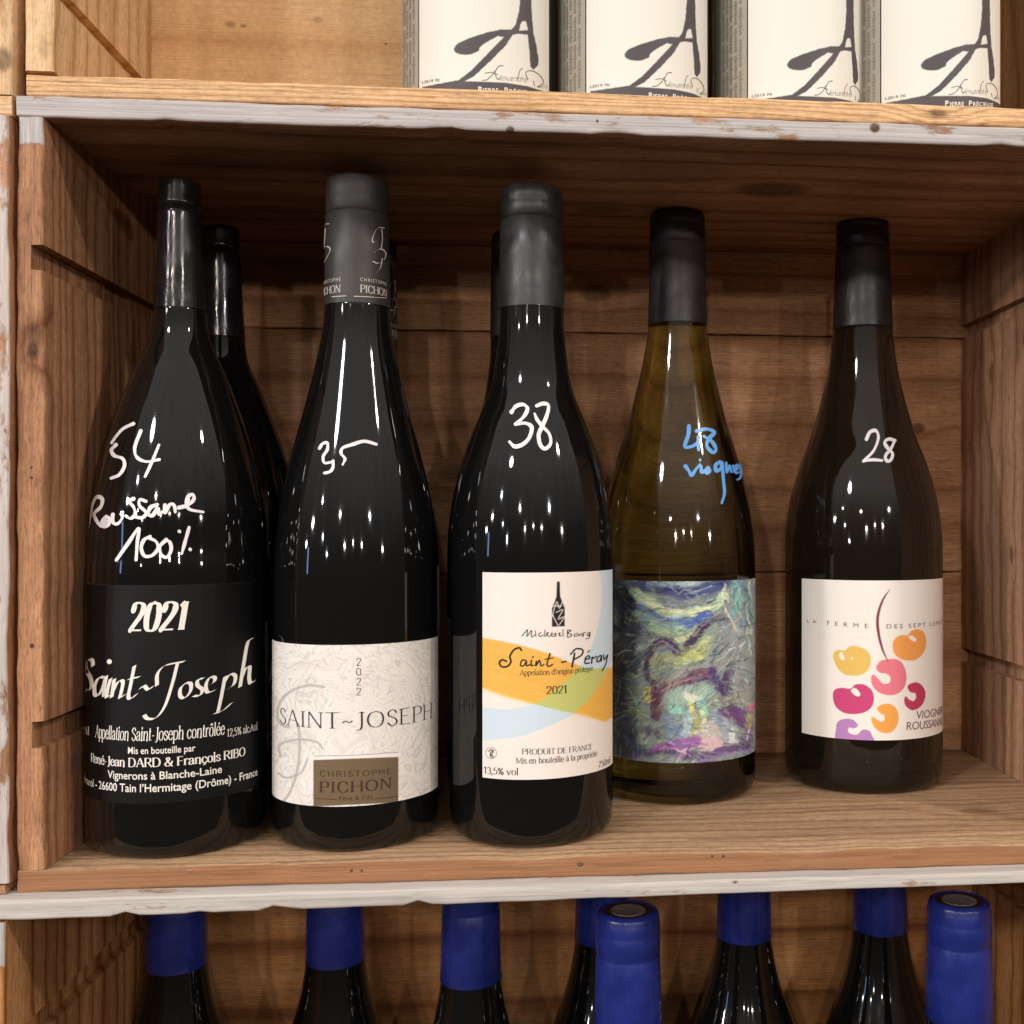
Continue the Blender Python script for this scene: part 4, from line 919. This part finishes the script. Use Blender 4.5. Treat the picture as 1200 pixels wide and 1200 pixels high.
# ---- swirling painted label (an abstract stand-in of the same colours)
z7 = Z(700, 660, 4.0)
e = B4.hit(z7("735,60 735,865 400,85 400,937"))
def paint4(x, y):
    X, Y = (x - 700) * 4, (y - 660) * 4
    wx = x + 9 * (fbm(X / 70, Y / 70, 31) - .47) + 3 * (fbm(X / 20, Y / 20, 33) - .47); wy = y + 9 * (fbm(X / 70 + 5, Y / 70, 35) - .47) + 3 * (fbm(X / 20, Y / 20 + 7, 37) - .47)
    c = Canvas(x, y, (128, 140, 136)); wp = (wx, wy)
    c = Canvas(x, y, (150, 162, 156)); n1 = fbm(wx * .06, wy * .10, 41); c.blend(np.clip(n1 * 3 - 1.2, 0, 1) * .7, (120, 128, 150)); n2 = fbm(wx * .07, wy * .09, 45); c.blend(np.clip(n2 * 3.4 - 1.6, 0, 1) * .7, (168, 186, 168))
    A = [("60,110 130,180 150,300 120,420 140,520 110,640 130,760 140,860", 95, (62, 62, 74), .85), ("90,140 130,150 120,260 90,300", 40, (34, 32, 44), .9), ("100,480 120,560 100,640", 60, (44, 44, 56), .7),  # dark left band: shadow of the bottle in front, painted into the label
         ("180,95 320,120 420,140 560,105 620,95", 46, (70, 78, 120), .95), ("240,90 360,95 480,85", 16, (150, 170, 186), .8), ("300,118 400,128 480,120 580,100", 12, (48, 48, 92), .9), ("420,140 470,128 540,118", 5, (190, 200, 214), .9), ("330,105 380,140 420,120 470,150", 5, (176, 184, 208), .8),
         ("170,130 250,190 340,235 440,240 540,200 600,150", 34, (176, 200, 168), .95), ("220,170 320,222 430,232 530,205", 14, (214, 226, 176), .9), ("200,200 300,262 420,268 520,225", 18, (96, 120, 160), .9), ("180,230 280,300 380,300", 26, (128, 160, 156), .85), ("400,300 460,280 520,230", 26, (78, 100, 160), .9),
         ("250,300 340,330 400,320", 26, (160, 182, 150), .9), ("370,370 430,350 470,300", 18, (188, 202, 140), .9), ("230,440 270,380 320,365 360,400 400,430 440,370 500,290 570,255", 30, (66, 50, 78), .97), ("250,390 300,370 350,400 400,425", 7, (178, 160, 176), .8), ("450,340 510,280 580,250", 6, (176, 170, 184), .7), ("230,440 232,520 250,560", 22, (74, 58, 84), .9),
         ("270,470 330,455 380,470", 46, (152, 156, 120), .9), ("410,440 470,420 520,370", 44, (176, 184, 88), .95), ("480,440 520,420 520,360", 18, (206, 208, 92), .9), ("400,400 440,390 500,330", 10, (140, 150, 110), .7),
         ("270,720 285,640 320,590 400,560 470,520 540,500", 36, (112, 80, 98), .97), ("300,600 380,565 450,535", 10, (190, 160, 160), .75), ("280,560 350,540 420,500 520,490", 9, (170, 140, 150), .75), ("262,560 272,640 262,720", 26, (96, 64, 78), .9), ("260,570 285,575", 5, (180, 160, 160), .7), ("258,600 288,604", 5, (180, 160, 160), .7), ("430,560 490,540 540,540", 14, (84, 58, 96), .9),
         ("540,500 560,560 590,620", 30, (78, 66, 104), .95), ("590,640 600,570 625,510", 30, (72, 58, 92), .95), ("560,420 600,360 660,330 700,420 690,560", 100, (136, 142, 142), .75), ("540,480 600,420 650,360", 6, (190, 196, 196), .7), ("560,520 640,420", 5, (184, 190, 190), .7), ("600,360 560,400 540,470", 5, (90, 92, 104), .7), ("680,360 650,480 640,560", 5, (182, 190, 188), .6),
         ("600,100 590,180 610,240 640,300 670,325", 9, (226, 228, 200), .95), ("640,90 660,170 640,230", 30, (122, 170, 166), .9), ("680,80 700,180 690,280", 30, (104, 134, 140), .9), ("715,90 700,200 720,330", 8, (204, 216, 208), .8), ("700,300 700,350 725,430", 7, (200, 210, 190), .8), ("690,120 705,150 690,190", 14, (60, 84, 96), .8),
         ("340,640 420,620 500,600", 64, (158, 182, 170), .7), ("350,680 390,690", 30, (150, 200, 184), .9), ("440,660 445,690", 22, (224, 216, 90), .95), ("420,620 470,640", 24, (214, 226, 200), .9), ("490,640 500,700", 26, (150, 196, 176), .85), ("230,600 235,650", 24, (196, 190, 70), .85),
         ("160,540 170,640 180,760", 44, (104, 122, 110), .85), ("200,680 210,760 200,840", 30, (138, 150, 136), .8), ("170,480 200,440", 24, (70, 76, 84), .8), ("160,600 190,700", 8, (170, 184, 150), .7),
         ("330,740 360,780 380,830", 60, (120, 138, 160), .85), ("430,700 420,780 400,830", 30, (170, 190, 196), .8), ("455,700 470,760 450,800", 22, (176, 170, 76), .85), ("490,690 495,760 470,800", 14, (206, 212, 170), .85), ("520,800 540,860", 90, (186, 176, 172), .75), ("500,850 540,830 560,870", 40, (206, 172, 182), .7),
         ("600,700 650,690 700,760", 60, (96, 62, 112), .9), ("560,720 600,760 620,830", 46, (150, 160, 178), .8), ("700,760 720,720", 26, (176, 168, 84), .95), ("690,775 715,765", 14, (196, 180, 70), .9), ("725,660 725,676", 22, (220, 92, 118), 1), ("620,790 630,850", 20, (206, 216, 204), .8), ("700,800 690,860 720,870", 40, (122, 108, 150), .8), ("710,780 700,830", 8, (220, 224, 210), .8),
         ("530,650 620,640 700,630", 40, (138, 146, 136), .85), ("530,655 560,662", 5, (60, 54, 58), .9), ("588,666 640,660", 6, (50, 40, 50), .9), ("600,640 660,628", 4, (60, 54, 58), .9), ("650,650 700,645", 4, (66, 60, 64), .9), ("640,605 690,600", 4, (70, 62, 70), .8),
         ("180,900 300,880 420,900 560,895 720,850", 34, (90, 72, 110), .85), ("270,870 340,860 400,840 470,830", 34, (146, 96, 158), .9), ("290,880 380,870", 10, (206, 160, 200), .85), ("370,910 400,880 460,850", 14, (190, 140, 190), .9), ("380,870 430,900", 8, (214, 176, 214), .85), ("440,850 400,920", 8, (96, 52, 110), .85), ("150,830 200,880", 36, (64, 74, 98), .85), ("210,790 280,800", 30, (88, 76, 96), .8), ("460,920 560,905 660,895", 12, (150, 130, 170), .8), ("560,880 640,880", 16, (116, 84, 130), .8)]
    for s, w, col, al in A:
        P = z7(s)
        if len(P) == 2: P = [P[0], ((P[0][0] + P[1][0]) / 2, (P[0][1] + P[1][1]) / 2), P[1]]
        c.line(P, w / 4 * (1.3 if w > 12 else 1), np.minimum(np.array(col) * 1.14 + 4, 250), al, soft=max(.6, w / 26), warp=wp)
    # many short loaded brush marks following the swirl
    rg = np.random.default_rng(11); n = 1700
    bx = rg.uniform(x.min() + 1, x.max() - 1, n); by = rg.uniform(y.min() - 2, y.max() + 2, n)
    pal = np.array([(86, 104, 160), (120, 160, 160), (168, 196, 176), (206, 214, 204), (96, 76, 118), (66, 62, 92), (190, 196, 122), (150, 122, 160), (104, 128, 112), (58, 66, 78)])
    order = np.argsort(x); xs = x[order]
    col0 = c.c.copy()
    for k in range(n):
        top = np.clip((748 - by[k]) / 14, 0, 1); rr_ = np.clip((bx[k] - 845) / 15, 0, 1)
        a0 = (5.0 * fbm(bx[k] * .016, by[k] * .02, 81, 2) - 2.2) * (1 - top) + top * (1 - rr_) * (805 - bx[k]) * .007 + top * rr_ * 1.3 + (1 - top) * rr_ * .4
        L_ = rg.uniform(4, 10); P = [(bx[k], by[k])]
        for q in range(3):
            a0 += rg.normal(0, .15) + .9 * (fbm(P[-1][0] * .05, P[-1][1] * .05, 83, 2) - .37); P.append((P[-1][0] + L_ / 3 * math.cos(a0), P[-1][1] + L_ / 3 * math.sin(a0)))
        i0 = np.searchsorted(xs, bx[k] - L_ - 3); i1 = np.searchsorted(xs, bx[k] + L_ + 3); idx = order[i0:i1]
        idx = idx[np.abs(y[idx] - by[k]) < L_ + 3]
        if len(idx) < 4: continue
        near = idx[np.argmin((x[idx] - bx[k]) ** 2 + (y[idx] - by[k]) ** 2)]
        base = col0[near]; mixc = lin(pal[rg.integers(len(pal))]); f = rg.uniform(.15, .62)
        colr = np.clip((base * (1 - f) + mixc * f) * rg.uniform(.62, 1.5), 0, .9)
        d, t = seg_dist(x[idx], y[idx], catmull(P, 4)); w_ = rg.uniform(.7, 1.9) * (1 - .6 * t)
        al = np.clip((w_ - d) / .9 + .5, 0, 1) * rg.uniform(.55, .95)
        c.c[idx] = c.c[idx] * (1 - al[:, None]) + colr * al[:, None]
    for s, w, col, al in A:
        if np.mean(col) < 112 or w < 9:
            c.line(z7(s), w / 4 * .8, np.array(col), al * .38, soft=max(.6, w / 20), warp=wp)
    # bristle streaks and grain of the paint
    ang = fbm(X / 110, Y / 110, 51) * 7
    s1 = fbm((np.cos(ang) * x + np.sin(ang) * y) * .12, (-np.sin(ang) * x + np.cos(ang) * y) * .9, 53, 3)
    c.c = c.c * (0.50 + 1.25 * s1)[:, None]
    s2 = np.abs(np.sin((wx * .8 + wy * .5) * .35 + 14 * fbm(wx * .05, wy * .05, 57))); c.blend(np.clip(s2 * 5 - 4.3, 0, 1) * .30 * np.clip(fbm(X / 60, Y / 60, 71) * 6 - 2.6, 0, 1), (206, 212, 206))
    s3 = np.abs(np.sin((wx * .3 - wy * .7) * .3 + 12 * fbm(wx * .06, wy * .06, 59))); c.blend(np.clip(s3 * 5 - 4.3, 0, 1) * .30 * np.clip(fbm(X / 60, Y / 60, 73) * 6 - 2.6, 0, 1), (60, 52, 82))
    for q in range(34):      # long thin curling lines over the top, pale and dark
        P = [(rg.uniform(x.min(), x.max()), rg.uniform(y.min(), y.max()))]; a0 = rg.uniform(-.9, .5)
        for k in range(5):
            a0 += rg.normal(0, .35); P.append((P[-1][0] + 6 * math.cos(a0), P[-1][1] + 6 * math.sin(a0)))
        c.line(P, rg.uniform(.7, 1.5), [(214, 220, 214), (58, 52, 84), (150, 176, 190), (96, 66, 112)][q % 4], .6, soft=.5)
    g_ = c.c.mean(1, keepdims=True); c.c = (g_ + (c.c - g_) * np.where(c.c[:, 2:] < g_ * .7, .75, 1.12)) * .88
    return np.clip(c.c, 0, 1)
l4 = label_grid('label', B4, (-1.35, max(e[0, 0], 1.25)), (e[3, 1], e[2, 1]), m_satin, w4, paint4)
mk = Ink(B4, .00035); z6 = Z(700, 450, 5.0)
for s in ("536,246 532,300 512,366 552,366 588,344", "592,312 590,350 592,386", "580,276 640,264 682,284 652,320 640,364 676,402 692,380 668,336 622,306",
          "516,482 536,510 552,534 576,500 600,472", "606,482 610,516 628,508", "648,492 634,510 642,522 658,508 648,492", "716,456 690,476 696,508 720,496 728,462 736,560 742,640 726,698", "@752,462 756,518 772,478 782,516", "@793,478 796,516", "@806,502 822,492 816,474 804,490 810,522 826,516", "@832,478 838,512 834,548 818,560"):
    mk.marker(z6(s.lstrip("@")), 1.5 if s[0] == "@" else 2.1)
mk.stroke(z6("600,444 601,447"), 1.6)
mk.build('marker_writing', m_marker_b, w4)

# ---- white label with grape shapes
za = Z(900, 660, 4.1375)
e = B5.hit(za("165,62 840,70 165,803 840,815 500,84 600,858"))
def paint5(x, y):
    c = Canvas(x, y, (240, 234, 226))
    for s, col in (("316,455 322,430 345,420 372,422 400,402 445,406 480,425 498,460 492,505 465,535 420,546 370,538 335,505", (228, 190, 98)),
                   ("604,405 612,370 640,350 680,348 690,332 720,320 752,330 766,365 764,410 742,450 705,472 655,468 618,445", (240, 160, 84)),
                   ("524,505 545,475 585,465 630,468 660,500 672,550 662,600 630,632 585,640 535,625 505,590 500,555 512,540 530,556 560,584 590,578 592,550 570,535 540,530", (232, 124, 140)),
                   ("314,640 325,612 360,604 400,608 425,588 465,588 500,612 514,650 504,695 470,722 420,732 365,724 325,690", (200, 68, 122)),
                   ("676,598 700,580 730,580 756,605 764,640 752,680 725,706 695,712 668,692 660,662 668,645 684,660 706,668 718,650 712,630 690,625", (190, 60, 92)),
                   ("528,705 552,685 590,682 622,705 634,745 624,790 595,820 555,822 520,800 502,765 504,745 520,752 545,768 565,760 562,735 545,728", (240, 166, 78)),
                   ("330,800 340,768 370,755 410,758 436,785 420,800 392,798 390,820 420,832 440,826 458,808 490,812 504,835 506,875 340,875", (182, 130, 190))):
        c.poly(za(s), col, soft=.4)
    for s in ("348,436 360,432 366,448 372,466 356,468 346,452", "402,618 424,606 446,630 444,644 424,642", "682,356 700,352 720,370 712,380 694,372"): c.poly(za(s), (242, 236, 226), soft=.4)
    c.poly(za("402,460 408,456 412,464 405,470"), (242, 236, 226), soft=.4)
    c.line(za("592,126 556,180 532,260 536,340 556,420 582,476"), 3.4, (134, 50, 78), taper=True)
    c.line(za("540,230 530,300 540,360"), 2.2, (134, 50, 78), taper=True)
    return c.c
l5 = label_grid('label', B5, (e[0, 0], max(e[1, 0], 1.25)), (e[5, 1], e[4, 1]), m_paper, w5, paint5)
ink = Ink(B5, .00030)
g, adv = sans_text('LA', 2.2); set_text(ink, g, adv, (945.7, 729.6), (957, 730.6), cap=4)
g, adv = sans_text('FERME', 2.4); set_text(ink, g, adv, (969, 732.2), (1017, 736), cap=5)
g, adv = sans_text('DES SEPT LUNES', 1.5); set_text(ink, g, adv, (1038, 736.5), (1103, 730.8), cap=5)
ink.build('lettering', m_plum_ink, l5); ink = Ink(B5, .00030)
g, adv = sans_text('VIOGNIER', .95); set_text(ink, g, adv, (1073, 842.5), (1104, 835.5), cap=9.5, slant=.08)
g, adv = sans_text('ROUSSANNE', .95); set_text(ink, g, adv, (1061, 855.3), (1103.5, 848.5), cap=9.5, slant=.08)
ink.build('grape_names', m_plum_ink, l5)
mk = Ink(B5, .00035); zb8 = Z(900, 440, 4.617)
for s in ("532,346 552,306 584,300 596,340 570,408 516,464", "516,464 562,456 616,460", "684,352 652,344 630,364 650,398 672,424 662,458 642,462 634,436 664,394 682,356"):
    mk.marker(zb8(s), 1.8)
mk.build('marker_writing', m_marker, w5)

# ---- the second row: the same wines behind
def clone(root, X, Y, label, rz=0.0):
    c = copy_tree(root); c.location = (X, Y, root.location[2]); c.rotation_euler = (0, 0, rz); c['label'] = label
    return c
c1 = clone(w1, -.1743, .1288, 'black bottle with black foil half hidden behind the Roussane marked one', .10)
c1.rotation_euler = (0, -.012, .10)
c2 = clone(w2, -.1035, .1642, 'black bottle hidden behind the one with the grey capsule and number 35', .25)
c3 = clone(w3, -.0170, .1345, 'black bottle half hidden behind the one marked 38 in white', -.55)
for c in (c1, c2, c3):
    for ch in list(c.children):
        if ch.name.startswith('marker_writing'): bpy.data.objects.remove(ch)

# ------------------------------------------------------------------ upper crate: cream labelled bottles
def upX(px, Y):
    return float(at_y(px, 60, Y)[0])
UY = .052
g_dark = glass('dark_green_glass', (.006, .007, .005), 0.0)
BA = Bottle(upX(563, UY), UY, .0372, [(-140, 33), (-75, 60), (-30, 88), (-10, 92), (60, 92)], zbase=.1909)
# full outline above the frame
zz = np.array([0, .0004, .001, .0018, .012, .185, .20, .212, .222, .232, .300]); rr = np.array([.035, .0364, .0370, .0372, .0372, .0372, .0360, .0320, .0250, .0165, .0140])
BA.z, BA.r = zz, rr
wa = empty('wine_bottle', (BA.X, BA.Y, BA.zb)); tag(wa, 'leftmost bottle in the top crate, cream label with big black brush A', 'bottle', 'cream labelled bottles in the top crate')
lathe('glass_body', np.stack([zz, rr], 1), g_dark, wa)
lathe('capsule', [(.245, .0159), (.30, .0148), (.306, .0150), (.3075, .0135), (.308, .002)], m_foil_black, wa, n=48)
zw = Z(460, 0, 3.158)
e = BA.hit(zw("100,250 578,250"))
tl, tr = e[0, 0], e[1, 0]
z0, z1_ = .0022, .118
INK = (78, 72, 76)
def paintA(x, y):
    c = Canvas(x, y, (224, 221, 211))
    wx = x + 1.2 * (fbm(x * .35, y * .35, 3) - .45); wy = y + 1.2 * (fbm(x * .35, y * .35, 5) - .45); wp = (wx, wy)
    c.poly(zw("229,190 227,180 232,170 244,159 270,147 300,136 345,121 400,109 440,110 456,90 468,40 474,-20 474,-120 512,-120 514,-20 515,40 521,120 533,170 541,220 540,240 523,259 510,246 506,185 500,129 462,125 444,130 420,168 366,222 300,284 268,300 110,330 110,322 180,308 246,296 290,262 350,200 412,138 388,134 345,158 322,176 318,190 292,201 270,203 250,201 236,196"), INK, smooth=False, soft=.5, warp=wp)
    c.poly(zw("468,112 474,90 482,78 494,78 499,96 501,112"), (224, 221, 211), smooth=False, warp=wp)
    c.poly(zw("100,332 170,316 250,300 330,302 420,306 500,319 560,338 600,356 600,460 100,460"), INK, smooth=False)
    return c.c
la = label_grid('front_label', BA, (tl, tr), (z0, z1_), m_paper, wa, paintA, res=.0003)
def paintG(x, y):
    return np.repeat(lin((158, 152, 138))[None], len(x), 0)
lg = label_grid('back_label', BA, (tl - 1.25, tl - .02), (z0, z1_), m_paper, wa, paintG, res=.001)
ink = Ink(BA, .00030)
for s, w in (("408,244 392,246 376,270 352,294 332,298", .42), ("376,262 386,292 398,290", .38), ("342,272 366,268 388,276", .32), ("480,254 470,262 462,296", .35), ("500,296 492,270 512,262 540,276 556,300 548,318 534,322", .38), ("520,300 524,318", .3)):
    ink.stroke(zw(s), w)
g, adv = serif_text('lexandre', .45, .25, serif=False, slant=.5); set_text(ink, g, adv, (582.5, 94.5), (617, 96.6), cap=6.2)
g, adv = serif_text('ain', .45, .25, serif=False, slant=.5); set_text(ink, g, adv, (628.5, 102), (640, 105), cap=6)
g, adv = sans_text('L2019 70'); set_text(ink, g, adv, (495, 98.5), (515.5, 95.5), cap=3.2)
ink.build('lettering', m_grey_ink, la)
ink = Ink(BA, .00031)
g, adv = sans_text('P', weight=.012); set_text(ink, g, adv, (560, 108.2), (564.5, 108.3), cap=6.6)
g, adv = sans_text('IERRE', 1.1, .012); set_text(ink, g, adv, (565.8, 108.3), (584, 108.9), cap=4.8)
g, adv = sans_text('P', weight=.012); set_text(ink, g, adv, (590.4, 109.3), (595, 109.5), cap=6.6)
g, adv = sans_text('RÉCIEUSE', 1.1, .012); set_text(ink, g, adv, (596, 109.5), (627, 112.5), cap=4.8)
ink.build('lettering', m_white_ink, la)
ink = Ink(BA, .00030)
for k in range(5):      # small print running up the grey back label
    t0 = tl - .12 - k * .085
    yy = np.linspace(.010, .085 - .01 * (k % 2), 90)
    for a in range(0, 88, 2):
        if (a // 2 * 7 + k * 5) % 9 == 0: continue
        w = .018 if (a * 5 + k) % 3 else .028
        uv = np.array([(t0 - w, yy[a]), (t0 + w, yy[a]), (t0 + w, yy[a + 1] + .0004), (t0 - w, yy[a + 1] + .0004)]); ink.add(uv, [(0, 1, 2, 3)])
uv = np.array([(tl - .42, .0835), (tl - .05, .0835), (tl - .05, .1075), (tl - .42, .1075)])
n = 8; gu = np.array([(tl - .42 + .37 * i / n, zz_) for zz_ in (.0835, .1075) for i in range(n + 1)]); ink.add(gu, [(i, i + 1, n + 2 + i, n + 1 + i) for i in range(n)])
ink.build('lettering', m_faint_ink, lg)
ink = Ink(BA, .00044)
P0 = [(tl - .30, .090), (tl - .20, .0875), (tl - .12, .0915), (tl - .16, .097), (tl - .26, .0985), (tl - .32, .094), (tl - .24, .0925)]
V, F = ribbon(np.array(catmull([(a * .0372, z) for a, z in P0], 6)), .0007); V[:, 0] /= .0372; ink.add(V, F)
V, F = ribbon(np.array(catmull([((tl - .32) * .0372, .102), ((tl - .22) * .0372, .1045), ((tl - .12) * .0372, .102)], 6)), .0007); V[:, 0] /= .0372; ink.add(V, F)
ink.build('lettering', m_white_ink, lg)
for px, Y, rz, lb in ((743, .052, .07, 'second bottle from left in the top crate, cream label with black brush A'),
                      (924, .056, .03, 'third bottle from left in the top crate, brush A cut by its neighbour'),
                      (1082, .050, -.10, 'rightmost bottle in the top crate beside the pine side wall, cream label')):
    c = copy_tree(wa); c.location = (upX(px, Y), Y, BA.zb); c.rotation_euler = (0, 0, rz); c['label'] = lb

# ------------------------------------------------------------------ lower crate: blue capped bottles
ZL = -.4944
def blue_bottle(X, Y, label, tip=0.0, first=[None]):
    if first[0] is None:
        r = empty('wine_bottle', (X, Y, ZL)); tag(r, label, 'bottle', 'blue capped bottles in the lowest crate')
        H = .3085
        prof = [(0, .030), (.0006, .034), (.003, .0372), (.0065, .0382), (.012, .0385), (.150, .0385), (.165, .0378), (.180, .0352), (.195, .0310), (.208, .0264), (.220, .0222), (.232, .0190), (.242, .0171), (.250, .0160), (.262, .0148), (.280, .0142), (H - .002, .0138)]
        z = [p[0] for p in prof]; c = catmull(prof[5:], 8); zr = prof[:5] + [tuple(p) for p in c]
        lathe('glass_body', zr, g_black, r)
        cp = lathe('capsule', [(0.2515, 0.01583), (0.2520, 0.01631), (0.2620, 0.01583), (0.2800, 0.01544), (0.2880, 0.01525), (0.2886, 0.01501), (0.2892, 0.01501), (0.2897, 0.01530), (0.2960, 0.01544), (0.2988, 0.01534), (0.2995, 0.01515), (0.3003, 0.01515), (0.3012, 0.01534), (0.3050, 0.01515), (0.3062, 0.01476), (0.3074, 0.01476), (0.3084, 0.01428), (0.3092, 0.01312), (0.3094, 0.01235), (0.3086, 0.01150), (0.3086, 0.00050)], m_foil_blue, r, n=72)
        m_disc = simple('embossed_tin', (150, 138, 132), .35, noise=.2, nscale=500, metal=.5, bump=.5, bscale=500)
        lathe('cap_disc', [(.3087, .0084), (.3090, .0082), (.3090, .0076), (.30885, .0072), (.30885, .0004)], m_disc, r, n=48)
        lathe('cap_ring', [(.30865, .0124), (.3088, .0124), (.3088, .0084), (.30865, .0084)], simple('brown_tin', (70, 46, 44), .35, metal=.4), r, n=48, cap=False)
        first[0] = r
    else:
        r = copy_tree(first[0]); r.location = (X, Y, ZL); r['label'] = label
    r.rotation_euler = (tip, 0, 0)
    return r
def lowX(px, Y): return float(at_y(px, 1100, Y)[0])
blue_bottle(lowX(736, .033), .033, 'blue capped bottle standing forward in the lowest crate, below the 38 bottle')
blue_bottle(lowX(1124, .033), .033, 'blue capped bottle standing forward at far right of the lowest crate')
blue_bottle(lowX(207, .132), .132, 'leftmost blue capped bottle, deep in shadow in the lowest crate')
blue_bottle(lowX(393, .132), .132, 'blue capped bottle below the ornamental white label, in lowest crate')
blue_bottle(lowX(552, .100), .100, 'blue capped bottle between second and fourth from left in lowest crate')
blue_bottle(lowX(706, .150), .150, 'blue capped bottle mostly hidden behind the forward one in lowest crate')
blue_bottle(lowX(872, .147), .147, 'blue capped bottle right of the forward one, below the painted label')
blue_bottle(lowX(1031, .152), .152, 'blue capped bottle below the grape label, left of the far right one')
